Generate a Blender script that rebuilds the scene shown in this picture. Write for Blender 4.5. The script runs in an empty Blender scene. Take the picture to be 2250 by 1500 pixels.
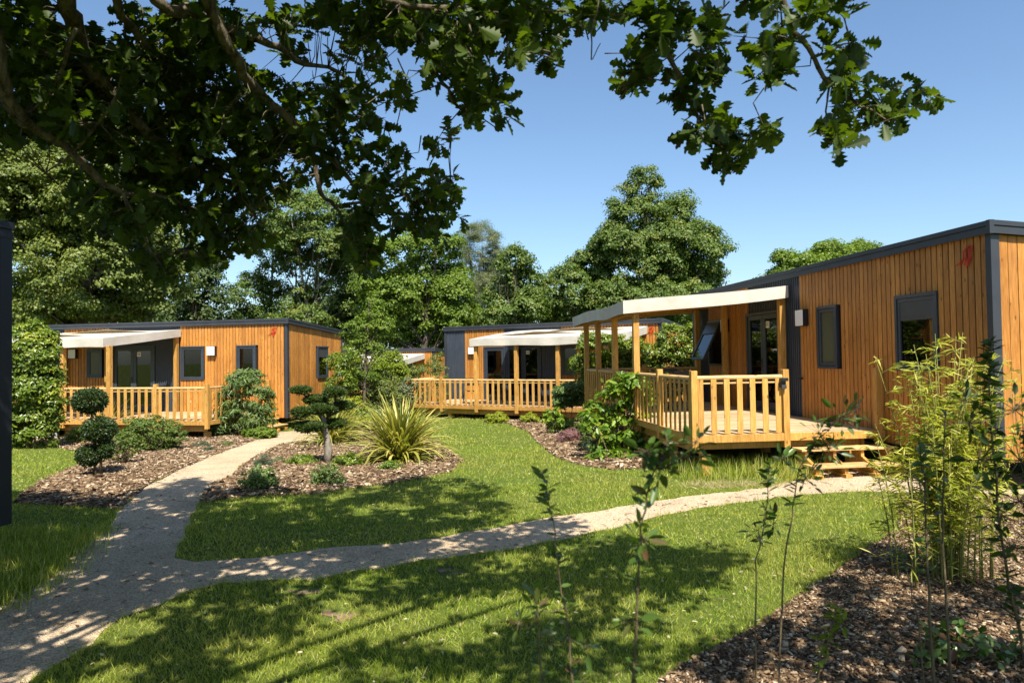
import bpy, bmesh, math, random
import numpy as np
from mathutils import Vector, Matrix
random.seed(7); rng = np.random.default_rng(7)
sc = bpy.context.scene; COL = sc.collection

# ------------------------------------------------------------------ camera
F = 1500.; CH = 1.8
PT = math.atan(33.6/1500); RL = math.atan(.0148)
fv = np.array([0, math.cos(PT), math.sin(PT)]); r0 = np.array([1., 0, 0]); u0 = np.array([0, -math.sin(PT), math.cos(PT)])
rv = math.cos(RL)*r0-math.sin(RL)*u0; uv = math.sin(RL)*r0+math.cos(RL)*u0
CP = np.array([0, 0, CH])
cd = bpy.data.cameras.new('camera'); cam = bpy.data.objects.new('camera', cd); COL.objects.link(cam)
cd.sensor_width = 36; cd.lens = 24.0; cd.clip_end = 3000; cd.clip_start = .05
M = Matrix(((rv[0], uv[0], -fv[0], 0), (rv[1], uv[1], -fv[1], 0), (rv[2], uv[2], -fv[2], CH), (0, 0, 0, 1)))
cam.matrix_world = M; sc.camera = cam
cd.dof.use_dof = True; cd.dof.focus_distance = 12.; cd.dof.aperture_fstop = 4.0
# ------------------------------------------------------------------ sky and sun
SUN = Vector((.168, -.655, 1.)).normalized()
w = bpy.data.worlds.new("World"); sc.world = w; w.use_nodes = True
nt = w.node_tree; bg = nt.nodes['Background']
sky = nt.nodes.new('ShaderNodeTexSky'); sky.sky_type = 'NISHITA'; sky.sun_disc = False
sky.sun_elevation = math.asin(SUN.z); sky.sun_rotation = math.atan2(SUN.x, SUN.y)
sky.air_density = 1.0; sky.dust_density = 1.0; sky.ozone_density = 1.6
tint = nt.nodes.new('ShaderNodeMix'); tint.data_type = 'RGBA'; tint.blend_type = 'MULTIPLY'; tint.inputs[0].default_value = 1; tint.inputs[7].default_value = (.93, 1.04, 1.10, 1)
nt.links.new(sky.outputs[0], tint.inputs[6]); nt.links.new(tint.outputs[2], bg.inputs[0]); bg.inputs[1].default_value = .082
sl = bpy.data.lights.new('sun', 'SUN'); so = bpy.data.objects.new('sun', sl); COL.objects.link(so)
sl.energy = 5.0; sl.angle = math.radians(.53); sl.color = (1, .93, .82)
so.rotation_euler = SUN.to_track_quat('Z', 'Y').to_euler()
sc.view_settings.view_transform = 'Standard'; sc.view_settings.look = 'None'
sc.view_settings.exposure = 1.1; sc.view_settings.gamma = 1
sc.cycles.max_bounces = 6; sc.cycles.transparent_max_bounces = 8; sc.cycles.diffuse_bounces = 3
sc.cycles.glossy_bounces = 2; sc.cycles.transmission_bounces = 3; sc.cycles.caustics_reflective = False; sc.cycles.caustics_refractive = False
sc.cycles.use_denoising = True

# ------------------------------------------------------------------ helpers: pixels of the survey -> points
def ray(x, y): return fv+(x-1125)/F*rv+(750-y)/F*uv
def gz(x, y):
    def ss(a, b, t):
        t = np.clip((t-a)/(b-a), 0, 1); return t*t*(3-2*t)
    return -.05-.3*ss(7, 21, y)-1.1*ss(29, 36, y)+.015*np.sin(x*1.3+y*.7)*np.clip(y/8, 0, 1)
def atY(px, py, Y):
    d = ray(px, py); return CP+d*(Y/d[1])
def G(px, py):
    d = ray(px, py); z = 0.
    for _ in range(12):
        k = (z-CH)/min(d[2], -.004); q = CP+d*k; z = float(gz(q[0], q[1]))
    return np.array([q[0], q[1], z])
def proj(P):
    P = np.atleast_2d(P)-CP; k = P@fv; k = np.where(np.abs(k) < 1e-6, 1e-6, k)
    return 1125+F*(P@rv)/k, 750-F*(P@uv)/k, k
def inpoly(x, y, poly):
    x = np.asarray(x); y = np.asarray(y); c = np.zeros(x.shape, bool); n = len(poly)
    for i in range(n):
        x1, y1 = poly[i]; x2, y2 = poly[(i+1) % n]
        if y1 == y2: continue
        c ^= ((y1 > y) != (y2 > y)) & (x < (x2-x1)*(y-y1)/(y2-y1)+x1)
    return c

# ------------------------------------------------------------------ helpers: objects
def props(o, label=None, cat=None, group=None, kind=None):
    if label: o['label'] = label
    if cat: o['category'] = cat
    if group: o['group'] = group
    if kind: o['kind'] = kind
    return o
def empty(name, loc, rz=0, label=None, cat=None, group=None):
    o = bpy.data.objects.new(name, None); COL.objects.link(o); o.location = loc; o.rotation_euler = (0, 0, rz)
    return props(o, label, cat, group)
def link(name, me, mat, parent=None):
    o = bpy.data.objects.new(name, me); COL.objects.link(o)
    if mat is not None:
        for m in (mat if isinstance(mat, (list, tuple)) else [mat]): me.materials.append(m)
    if parent is not None: o.parent = parent
    return o
class MB:
    def __init__(s): s.v = []; s.f = []; s.r = []; s.m = []
    def hexa(s, c8, rnd=None, mi=0):
        b = len(s.v); s.v += [tuple(c) for c in c8]; rnd = random.random() if rnd is None else rnd
        s.r += [rnd]*8
        for q in ((3, 2, 1, 0), (4, 5, 6, 7), (0, 1, 5, 4), (1, 2, 6, 5), (2, 3, 7, 6), (3, 0, 4, 7)):
            s.f.append(tuple(b+i for i in q)); s.m.append(mi)
        return s
    def box(s, x0, y0, z0, x1, y1, z1, rnd=None, mi=0):
        return s.hexa([(x0, y0, z0), (x1, y0, z0), (x1, y1, z0), (x0, y1, z0), (x0, y0, z1), (x1, y0, z1), (x1, y1, z1), (x0, y1, z1)], rnd, mi)
    def bar(s, p, q, w_, h, rnd=None, mi=0):      # box from p to q, width across, height up
        p = Vector(p); q = Vector(q); d = (q-p).normalized(); up = Vector((0, 0, 1)) if abs(d.z) < .9 else Vector((0, 1, 0))
        a = d.cross(up).normalized()*w_/2; b = a.cross(d).normalized()*h/2
        return s.hexa([p-a-b, p+a-b, q+a-b, q-a-b, p-a+b, p+a+b, q+a+b, q-a+b], rnd, mi)
    def tube(s, pts, rad, n=6, mi=0, rnd=None, cap=True):
        pts = [Vector(p) for p in pts]; rnd = random.random() if rnd is None else rnd
        if not isinstance(rad, (list, tuple)): rad = [rad]*len(pts)
        b = len(s.v); pa = None
        for i, p in enumerate(pts):
            d = (pts[min(i+1, len(pts)-1)]-pts[max(i-1, 0)]).normalized()
            if pa is None: pa = d.cross(Vector((.3, .2, 1)) if abs(d.z) < .9 else Vector((1, 0, 0))).normalized()
            a = (pa-d*pa.dot(d)).normalized(); c = d.cross(a); pa = a
            for k in range(n):
                t = 2*math.pi*k/n; s.v.append(tuple(p+(a*math.cos(t)+c*math.sin(t))*rad[i])); s.r.append(rnd)
        for i in range(len(pts)-1):
            for k in range(n):
                s.f.append((b+i*n+k, b+i*n+(k+1) % n, b+(i+1)*n+(k+1) % n, b+(i+1)*n+k)); s.m.append(mi)
        if cap:
            s.f.append(tuple(b+k for k in range(n))[::-1]); s.m.append(mi)
            s.f.append(tuple(b+(len(pts)-1)*n+k for k in range(n))); s.m.append(mi)
        return s
    def quad(s, a, b_, c, d, rnd=.5, mi=0):
        b = len(s.v); s.v += [tuple(a), tuple(b_), tuple(c), tuple(d)]; s.r += [rnd]*4; s.f.append((b, b+1, b+2, b+3)); s.m.append(mi); return s
    def build(s, name, mat, parent=None, bevel=0, smooth=False):
        me = bpy.data.meshes.new(name); me.from_pydata(s.v, [], s.f)
        a = me.attributes.new('rnd', 'FLOAT', 'POINT'); a.data.foreach_set('value', s.r)
        me.polygons.foreach_set('material_index', s.m)
        if smooth: me.polygons.foreach_set('use_smooth', [True]*len(s.f))
        me.update(); o = link(name, me, mat, parent)
        if bevel:
            m = o.modifiers.new('bevel', 'BEVEL'); m.width = bevel; m.segments = 2; m.limit_method = 'ANGLE'
        return o
def npmesh(name, V, faces, rnd, mat, parent=None, smooth=False):
    """faces: list of (N,k) int arrays"""
    me = bpy.data.meshes.new(name); V = np.ascontiguousarray(V, dtype=np.float32)
    me.vertices.add(len(V)); me.vertices.foreach_set('co', V.ravel())
    loops = np.concatenate([f.ravel() for f in faces]).astype(np.int32)
    tot = np.concatenate([np.full(len(f), f.shape[1]) for f in faces]).astype(np.int32)
    st = np.concatenate([[0], np.cumsum(tot)[:-1]]).astype(np.int32)
    me.loops.add(len(loops)); me.loops.foreach_set('vertex_index', loops)
    me.polygons.add(len(tot)); me.polygons.foreach_set('loop_start', st); me.polygons.foreach_set('loop_total', tot)
    if smooth: me.polygons.foreach_set('use_smooth', np.ones(len(tot), bool))
    a = me.attributes.new('rnd', 'FLOAT', 'POINT'); a.data.foreach_set('value', np.ascontiguousarray(rnd, dtype=np.float32))
    me.update(calc_edges=True); me.validate()
    return link(name, me, mat, parent)
T_DIA = (np.array([(0, 0, 0), (.5, -.36, .1), (1, 0, -.05), (.5, .36, .1)]), [(0, 1, 2, 3)])
T_OVAL = (np.array([(0, 0, 0), (.3, -.24, .05), (.7, -.2, .04), (1, 0, -.06), (.7, .2, .04), (.3, .24, .05)]), [(0, 1, 2, 3), (0, 3, 4, 5)])
T_LANCE = (np.array([(0, 0, 0), (.3, -.08, .01), (.65, -.06, -.03), (1, 0, -.14), (.65, .06, -.03), (.3, .08, .01)]), [(0, 1, 2, 3), (0, 3, 4, 5)])
_h = [(.1, .03), (.18, .13), (.25, .06), (.34, .25), (.43, .11), (.54, .34), (.64, .16), (.76, .35), (.85, .18), (.94, .17)]
_ov = [(0, 0, 0)]+[(x, -y, .12*y-.18*x*x) for x, y in _h]+[(1, 0, -.18)]+[(x, y, .12*y-.18*x*x) for x, y in _h[::-1]]
T_OAK = (np.array(_ov), [tuple(range(0, 12)), (0,)+tuple(range(11, 22))])
T_BLADE = (np.array([(0, -.5, 0), (0, .5, 0), (.55, -.4, .1), (.55, .4, .1), (1, 0, .35)]), [(0, 1, 3, 2), (2, 3, 4)])
T_CHIP = (np.array([(-.5, -.5, 0), (.5, -.4, 0), (.4, .5, 0), (-.4, .45, 0), (-.45, -.45, 1), (.45, -.35, 1), (.35, .45, 1), (-.4, .4, 1)]), [(4, 5, 6, 7), (0, 1, 5, 4), (1, 2, 6, 5), (2, 3, 7, 6), (3, 0, 4, 7)])
def nrm(a): return a/np.maximum(np.linalg.norm(a, axis=1, keepdims=True), 1e-9)
def scatter(name, tmpl, P, D, N, size, mat, parent=None, wid=None, hei=None, rnd=None, smooth=False):
    P = np.asarray(P, float); n = len(P); T, FC = tmpl
    D = nrm(D); B = nrm(np.cross(N, D)); N = np.cross(D, B)
    size = np.broadcast_to(size, (n,)); wid = size if wid is None else np.broadcast_to(wid, (n,)); hei = size if hei is None else np.broadcast_to(hei, (n,))
    V = P[:, None]+T[None, :, 0, None]*(D*size[:, None])[:, None]+T[None, :, 1, None]*(B*wid[:, None])[:, None]+T[None, :, 2, None]*(N*hei[:, None])[:, None]
    k = len(T); base = (np.arange(n)*k)[:, None]; faces = []
    for fc in FC: faces.append(base+np.array(fc)[None])
    rnd = rng.random(n) if rnd is None else rnd
    return npmesh(name, V.reshape(-1, 3), faces, np.repeat(rnd, k), mat, parent, smooth)
def rdir(n):
    return nrm(rng.normal(size=(n, 3)))

# ------------------------------------------------------------------ materials
def newmat(name):
    m = bpy.data.materials.new(name); m.use_nodes = True; nt = m.node_tree; return m, nt, nt.nodes['Principled BSDF']
def N_(nt, t, **k):
    n = nt.nodes.new(t)
    for a, b in k.items(): setattr(n, a, b)
    return n
def ramp(nt, src, stops):
    r = N_(nt, 'ShaderNodeValToRGB'); cr = r.color_ramp
    while len(cr.elements) < len(stops): cr.elements.new(.5)
    for e, (p, c) in zip(cr.elements, stops): e.position = p; e.color = (*c, 1)
    nt.links.new(src, r.inputs[0]); return r.outputs[0]
def mix(nt, f, a, b, mode='MIX'):
    m = N_(nt, 'ShaderNodeMix', data_type='RGBA', blend_type=mode)
    for i, v in ((0, f), (6, a), (7, b)):
        if hasattr(v, 'links'): nt.links.new(v, m.inputs[i])
        elif i == 0: m.inputs[0].default_value = v
        else: m.inputs[i].default_value = (*v, 1)
    return m.outputs[2]
def coords(nt, scale=(1, 1, 1), out='Object'):
    tc = N_(nt, 'ShaderNodeTexCoord'); mp = N_(nt, 'ShaderNodeMapping'); mp.inputs['Scale'].default_value = scale
    nt.links.new(tc.outputs[out], mp.inputs[0]); return mp.outputs[0]
def noise(nt, vec, scale, detail=4, rough=.6):
    n = N_(nt, 'ShaderNodeTexNoise'); n.inputs['Scale'].default_value = scale; n.inputs['Detail'].default_value = detail; n.inputs['Roughness'].default_value = rough
    nt.links.new(vec, n.inputs['Vector']); return n.outputs['Fac']
def rndattr(nt):
    a = N_(nt, 'ShaderNodeAttribute', attribute_name='rnd'); return a.outputs['Fac']
def bump(nt, b, h, st, dist=.01):
    n = N_(nt, 'ShaderNodeBump'); n.inputs['Strength'].default_value = st; n.inputs['Distance'].default_value = dist
    nt.links.new(h, n.inputs['Height']); nt.links.new(n.outputs[0], b.inputs['Normal'])
def addv(nt, vec, f, k):
    c = N_(nt, 'ShaderNodeVectorMath', operation='ADD'); s = N_(nt, 'ShaderNodeMath', operation='MULTIPLY'); s.inputs[1].default_value = k
    nt.links.new(f, s.inputs[0]); nt.links.new(vec, c.inputs[0]); nt.links.new(s.outputs[0], c.inputs[1]); return c.outputs[0]
def wood(name, dark, mid, light, axis=2, rough=.55, knots=True):
    m, nt, b = newmat(name); L = nt.links; sc_ = [9, 9, 9]; sc_[axis] = .9
    r = rndattr(nt); v = addv(nt, coords(nt, sc_), r, 37.)
    g = noise(nt, v, 5., 5, .65)
    base = ramp(nt, g, [(.3, dark), (.5, mid), (.72, light)])
    tone = ramp(nt, r, [(0, (.78, .74, .70)), (.5, (.95, .94, .92)), (1, (1.1, 1.1, 1.1))])
    c = mix(nt, 1.0, base, tone, 'MULTIPLY')
    if knots:
        sk = [10, 10, 10]; sk[axis] = 4.5
        vo = N_(nt, 'ShaderNodeTexVoronoi'); vo.inputs['Scale'].default_value = 1.; L.new(addv(nt, coords(nt, sk), r, 11.), vo.inputs['Vector'])
        kf = ramp(nt, vo.outputs['Distance'], [(.0, (1, 1, 1)), (.1, (.8, .8, .8)), (.17, (0, 0, 0))])
        c = mix(nt, kf, c, tuple(x*.45 for x in dark))
    vw = noise(nt, coords(nt, (1, 1, .5)), 1.3, 3, .6)
    c = mix(nt, 1.0, c, ramp(nt, vw, [(.3, (.78, .76, .74)), (.65, (1.08, 1.06, 1.03))]), 'MULTIPLY')
    st = noise(nt, addv(nt, coords(nt, (3, 3, .25)), r, 3.), 2.2, 5, .7)
    c = mix(nt, ramp(nt, st, [(.52, (0, 0, 0)), (.78, (.55, .55, .55))]), c, tuple(.22*sum(mid)/3+.42*x for x in mid))
    L.new(c, b.inputs['Base Color']); b.inputs['Roughness'].default_value = rough; b.inputs['Specular IOR Level'].default_value = .3
    bump(nt, b, g, .35, .004); return m
M_CLAD = wood('cladding_wood', (.34, .135, .026), (.47, .205, .042), (.57, .275, .075))
M_POST = wood('post_wood', (.38, .195, .04), (.53, .295, .07), (.64, .40, .13))
M_RAIL = wood('rail_wood', (.42, .25, .09), (.58, .38, .16), (.7, .5, .26), axis=0)
M_DECK = wood('decking_wood', (.36, .24, .13), (.50, .36, .21), (.6, .46, .3), axis=1, knots=False)
def plain(name, col, rough=.5, spec=.5, metal=0, var=.15, sc_=3., bmp=0):
    m, nt, b = newmat(name); n = noise(nt, coords(nt), sc_, 4)
    c = ramp(nt, n, [(.3, tuple(x*(1-var) for x in col)), (.7, tuple(x*(1+var) for x in col))])
    nt.links.new(c, b.inputs['Base Color']); b.inputs['Roughness'].default_value = rough; b.inputs['Specular IOR Level'].default_value = spec; b.inputs['Metallic'].default_value = metal
    if bmp: bump(nt, b, noise(nt, coords(nt), sc_*12, 3), bmp, .003)
    return m
M_METAL = plain('grey_metal', (.045, .055, .072), .42, .5)
M_TRIM = plain('trim_metal', (.032, .036, .044), .42, .45)
M_BACK = plain('backing_dark', (.03, .014, .007), .9, .1)
M_FRAME = plain('window_frame', (.035, .045, .06), .35, .5)
M_WHITE = plain('white_plastic', (.75, .75, .76), .4, .4, var=.04)
M_BLACK = plain('black_plastic', (.015, .015, .018), .35, .5)
M_RED = plain('red_paint', (.55, .02, .012), .5, .3)
M_INT = plain('interior_wall', (.30, .20, .12), .7, .2)
M_CURT = plain('curtain_cloth', (.10, .09, .085), .9, .1)
M_SHUT = plain('shutter_grey', (.05, .052, .056), .45, .4)
def cloth():
    m, nt, b = newmat('awning_cloth'); L = nt.links
    c = ramp(nt, noise(nt, coords(nt), 2., 4), [(.3, (.56, .52, .44)), (.7, (.70, .665, .59))])
    L.new(c, b.inputs['Base Color']); b.inputs['Roughness'].default_value = .8; b.inputs['Specular IOR Level'].default_value = .15
    bump(nt, b, noise(nt, coords(nt, (1, 1, 2)), 5., 4), .3, .02)
    t = N_(nt, 'ShaderNodeBsdfTranslucent'); t.inputs[0].default_value = (.7, .6, .42, 1); mx = N_(nt, 'ShaderNodeMixShader'); mx.inputs[0].default_value = .22
    L.new(b.outputs[0], mx.inputs[1]); L.new(t.outputs[0], mx.inputs[2]); L.new(mx.outputs[0], nt.nodes['Material Output'].inputs[0]); return m
M_CLOTH = cloth()
def glass():
    m, nt, b = newmat('window_glass'); L = nt.links; nt.nodes.remove(b)
    g = N_(nt, 'ShaderNodeBsdfGlossy'); g.inputs['Roughness'].default_value = .015; g.inputs[0].default_value = (.95, .95, .95, 1)
    t = N_(nt, 'ShaderNodeBsdfTransparent'); t.inputs[0].default_value = (.42, .43, .42, 1)
    fr = N_(nt, 'ShaderNodeFresnel'); fr.inputs[0].default_value = 1.45
    a = N_(nt, 'ShaderNodeMath', operation='ADD', use_clamp=True); a.inputs[1].default_value = .02; L.new(fr.outputs[0], a.inputs[0])
    mx = N_(nt, 'ShaderNodeMixShader'); L.new(a.outputs[0], mx.inputs[0]); L.new(t.outputs[0], mx.inputs[1]); L.new(g.outputs[0], mx.inputs[2])
    L.new(mx.outputs[0], nt.nodes['Material Output'].inputs[0]); return m
M_GLASS = glass()
def frosted():
    m, nt, b = newmat('frosted_glass'); b.inputs['Base Color'].default_value = (.075, .08, .05, 1); b.inputs['Roughness'].default_value = .2; b.inputs['Specular IOR Level'].default_value = .35; return m
M_FROST = frosted()
def leafmat(name, c1, c2, trans=.3, rough=.5, spec=.35, tcol=None, yel=None):
    m, nt, b = newmat(name); L = nt.links; r = rndattr(nt)
    stops = [(0, c1), (.75, c2)]+([(1., yel)] if yel else [])
    c = ramp(nt, r, stops)
    big = noise(nt, coords(nt), .9, 3); c = mix(nt, 1., c, ramp(nt, big, [(.3, (.8, .84, .8)), (.7, (1.2, 1.12, 1.05))]), 'MULTIPLY')
    L.new(c, b.inputs['Base Color']); b.inputs['Roughness'].default_value = rough; b.inputs['Specular IOR Level'].default_value = spec
    t = N_(nt, 'ShaderNodeBsdfTranslucent'); tc = mix(nt, 1., c, tcol or (1.5, 1.6, .6), 'MULTIPLY'); L.new(tc, t.inputs[0])
    mx = N_(nt, 'ShaderNodeMixShader'); mx.inputs[0].default_value = trans
    L.new(b.outputs[0], mx.inputs[1]); L.new(t.outputs[0], mx.inputs[2]); L.new(mx.outputs[0], nt.nodes['Material Output'].inputs[0]); return m
L_OAK = leafmat('oak_leaf', (.020, .040, .008), (.055, .09, .012), .32, .5, .25, tcol=(2.6, 2.6, .6))
L_ASH = leafmat('yellow_green_leaf', (.08, .115, .02), (.17, .21, .05), .3, .5, .3)
L_MID = leafmat('mid_green_leaf', (.055, .10, .018), (.12, .18, .035), .3, .5, .3, yel=(.19, .19, .05))
L_DARK = leafmat('dark_green_leaf', (.03, .06, .016), (.075, .115, .03), .25, .5, .3)
L_BRIGHT = leafmat('bright_green_leaf', (.07, .125, .014), (.15, .22, .025), .35, .5, .3)
L_GREY = leafmat('grey_green_leaf', (.10, .125, .055), (.19, .22, .12), .3, .6, .3)
L_LAUREL = leafmat('laurel_leaf', (.07, .12, .012), (.17, .24, .025), .35, .35, .5, yel=(.30, .33, .04))
L_TOPI = leafmat('topiary_leaf', (.015, .035, .008), (.04, .075, .014), .2, .45, .4)
L_PINE = leafmat('cloud_leaf', (.025, .05, .012), (.075, .12, .025), .25, .45, .35)
L_YEL = leafmat('golden_leaf', (.14, .19, .01), (.30, .34, .03), .4, .5, .3)
L_PHOR = leafmat('strap_leaf', (.10, .14, .02), (.30, .30, .06), .3, .4, .4, yel=(.46, .40, .13))
L_BAMB = leafmat('bamboo_leaf', (.22, .26, .02), (.46, .46, .10), .45, .45, .4, yel=(.6, .52, .2))
L_OLE = leafmat('oleander_leaf', (.06, .11, .02), (.15, .22, .06), .3, .4, .45)
L_HYD = leafmat('large_leaf', (.06, .13, .01), (.16, .26, .02), .35, .4, .4, yel=(.3, .34, .04))
L_BLUE = leafmat('blue_green_leaf', (.035, .07, .04), (.08, .13, .08), .25, .5, .3)
L_LAV = leafmat('pink_flower', (.14, .07, .07), (.32, .18, .2), .3, .6, .2)
L_SAP = leafmat('sapling_leaf', (.045, .09, .014), (.10, .17, .03), .35, .35, .5, yel=(.10, .05, .025))
L_RED = leafmat('red_tip_leaf', (.10, .04, .02), (.17, .07, .03), .3, .4, .4)
def grassmat():
    m, nt, b = newmat('grass_blade'); L = nt.links; r = rndattr(nt)
    c = ramp(nt, r, [(0, (.08, .145, .012)), (.4, (.22, .31, .025)), (.78, (.42, .44, .07)), (1, (.64, .58, .28))])
    big = noise(nt, coords(nt), .55, 4); c = mix(nt, ramp(nt, big, [(.42, (0, 0, 0)), (.66, (1, 1, 1))]), c, mix(nt, .6, c, (.40, .37, .09)))
    L.new(c, b.inputs['Base Color']); b.inputs['Roughness'].default_value = .5; b.inputs['Specular IOR Level'].default_value = .3
    t = N_(nt, 'ShaderNodeBsdfTranslucent'); L.new(mix(nt, 1., c, (1.3, 1.35, .5), 'MULTIPLY'), t.inputs[0]); mx = N_(nt, 'ShaderNodeMixShader'); mx.inputs[0].default_value = .42
    L.new(b.outputs[0], mx.inputs[1]); L.new(t.outputs[0], mx.inputs[2]); L.new(mx.outputs[0], nt.nodes['Material Output'].inputs[0]); return m
M_GRASS = grassmat()
def groundmat():
    m, nt, b = newmat('lawn_soil'); v = coords(nt)
    c = ramp(nt, noise(nt, v, 6., 8, .7), [(.3, (.05, .085, .014)), (.55, (.10, .13, .025)), (.75, (.16, .15, .05))])
    nt.links.new(c, b.inputs['Base Color']); b.inputs['Roughness'].default_value = .95; b.inputs['Specular IOR Level'].default_value = .1
    bump(nt, b, noise(nt, v, 40., 6, .7), .8, .03); return m
M_GROUND = groundmat()
def gravelmat():
    m, nt, b = newmat('gravel'); v = coords(nt); L = nt.links
    vo = N_(nt, 'ShaderNodeTexVoronoi'); vo.inputs['Scale'].default_value = 95.; L.new(v, vo.inputs['Vector'])
    c1 = ramp(nt, noise(nt, v, 1.1, 5), [(.3, (.40, .30, .19)), (.5, (.52, .405, .27)), (.7, (.60, .48, .335))])
    sp = N_(nt, 'ShaderNodeSeparateColor'); L.new(vo.outputs['Color'], sp.inputs[0])
    c1 = mix(nt, ramp(nt, noise(nt, v, .55, 6, .7), [(.5, (0, 0, 0)), (.68, (.75, .75, .75))]), c1, (.30, .21, .12))
    c = mix(nt, 1., c1, ramp(nt, sp.outputs[0], [(0, (.5, .48, .46)), (.4, (.92, .92, .9)), (1, (1.25, 1.25, 1.25))]), 'MULTIPLY')
    L.new(c, b.inputs['Base Color']); b.inputs['Roughness'].default_value = .9; b.inputs['Specular IOR Level'].default_value = .15
    bump(nt, b, vo.outputs['Distance'], .9, .012); return m
M_GRAVEL = gravelmat()
def chipmat():
    m, nt, b = newmat('bark_chip'); r = rndattr(nt)
    c = ramp(nt, r, [(0, (.035, .020, .010)), (.4, (.125, .076, .038)), (.8, (.245, .165, .093)), (1, (.52, .42, .29))])
    c = mix(nt, 1., c, ramp(nt, noise(nt, coords(nt, (1, 1, 1)), 60., 3), [(.3, (.7, .7, .7)), (.7, (1.15, 1.15, 1.15))]), 'MULTIPLY')
    nt.links.new(c, b.inputs['Base Color']); b.inputs['Roughness'].default_value = .85; b.inputs['Specular IOR Level'].default_value = .2; return m
M_CHIP = chipmat()
def mulchmat():
    m, nt, b = newmat('mulch_base'); v = coords(nt)
    c = ramp(nt, noise(nt, v, 30., 6, .7), [(.35, (.03, .018, .011)), (.6, (.12, .075, .045)), (.75, (.25, .18, .12))])
    nt.links.new(c, b.inputs['Base Color']); b.inputs['Roughness'].default_value = .95; bump(nt, b, noise(nt, v, 45., 5, .7), 1., .04); return m
M_MULCH = mulchmat()
def barkmat(name, a, c_, sc_=6.):
    m, nt, b = newmat(name); v = coords(nt, (1, 1, .3)); n = noise(nt, v, sc_, 6, .7)
    nt.links.new(ramp(nt, n, [(.35, a), (.65, c_)]), b.inputs['Base Color']); b.inputs['Roughness'].default_value = .9; b.inputs['Specular IOR Level'].default_value = .15
    bump(nt, b, n, .9, .03); return m
M_BARK = barkmat('bark', (.045, .035, .025), (.15, .12, .09)); M_OAKB = barkmat('oak_bark', (.04, .03, .022), (.22, .18, .13), 22.)
M_STEM = barkmat('stem_bark', (.08, .06, .03), (.20, .15, .09), 20.); M_CULM = barkmat('culm', (.12, .14, .03), (.25, .24, .07), 10.)
M_GTRUNK = barkmat('pale_trunk', (.16, .14, .11), (.34, .30, .25), 12.)

# ------------------------------------------------------------------ ground, path, beds
PATH = [(-250, 1420), (-80, 1370), (0, 1330), (60, 1300), (120, 1262), (180, 1205), (205, 1180), (245, 1150), (262, 1118), (330, 1065), (400, 1030), (470, 1000), (540, 975), (585, 957), (608, 950), (650, 946), (720, 948), (760, 955), (740, 972), (690, 972),
        (664, 969), (613, 978), (567, 1002), (540, 1018), (514, 1042), (455, 1075), (432, 1108), (415, 1150), (400, 1195), (389, 1224), (430, 1233), (508, 1230), (631, 1217), (733, 1203), (880, 1195), (1027, 1169), (1100, 1158), (1202, 1138), (1304, 1125), (1407, 1107), (1524, 1089),
        (1688, 1071), (1760, 1052), (1800, 1030), (1975, 1030), (2060, 1040), (2250, 1040), (2500, 1045), (2500, 1095), (2250, 1093), (2060, 1088), (1969, 1082), (1897, 1079), (1764, 1087), (1601, 1107), (1458, 1133), (1345, 1161), (1228, 1187), (1100, 1210), (929, 1232), (685, 1274), (489, 1281), (416, 1303),
        (342, 1333), (269, 1357), (210, 1416), (161, 1440), (73, 1489), (30, 1525), (-60, 1640), (-300, 1750), (-500, 1600)]
BED_A = [(100, 978), (165, 990), (180, 1018), (100, 1053), (50, 1085), (30, 1103), (75, 1108), (150, 1113), (262, 1118), (330, 1065), (400, 1030), (470, 1000), (540, 975), (585, 957), (608, 950), (600, 925), (400, 922), (130, 930), (30, 962)]
BED_B = [(455, 1075), (432, 1108), (489, 1098), (587, 1090), (685, 1088), (782, 1073), (905, 1056), (993, 1037), (1017, 1013), (977, 982), (930, 960), (910, 935), (800, 925), (740, 935), (745, 972), (690, 972), (664, 969), (613, 978), (567, 1002), (540, 1018), (514, 1042)]
BED_C = [(1060, 926), (1117, 931), (1160, 948), (1179, 969), (1219, 1003), (1272, 1022), (1350, 1032), (1420, 1030), (1490, 1012), (1540, 975), (1400, 905), (1290, 885), (1204, 903), (1110, 918)]
BED_D = [(1969, 1169), (1938, 1189), (1856, 1240), (1790, 1290), (1739, 1327), (1662, 1378), (1560, 1434), (1458, 1496), (1380, 1570), (1300, 1750), (1700, 2000), (3200, 1900), (2900, 1110), (2500, 1098), (2250, 1096), (2060, 1090), (1985, 1100)]
def gpoly(px): return [tuple(G(*p)[:2]) for p in px]
def wob(poly, amp, step=.18):
    out = []
    for i in range(len(poly)):
        a = np.array(poly[i]); b = np.array(poly[(i+1) % len(poly)]); L = np.linalg.norm(b-a); n = max(1, int(L/step))
        d = (b-a)/max(L, 1e-6); pn = np.array([-d[1], d[0]])
        for k in range(n):
            p = a+(b-a)*k/n; s = math.sin(p[0]*9+p[1]*5)+math.sin(p[0]*23-p[1]*17)+random.uniform(-1, 1)
            out.append(tuple(p+pn*amp*s*.5))
    return out
gPATH, gA, gB, gC, gD = [wob(gpoly(p), .03) for p in (PATH, BED_A, BED_B, BED_C, BED_D)]
from mathutils.geometry import delaunay_2d_cdt
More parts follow.
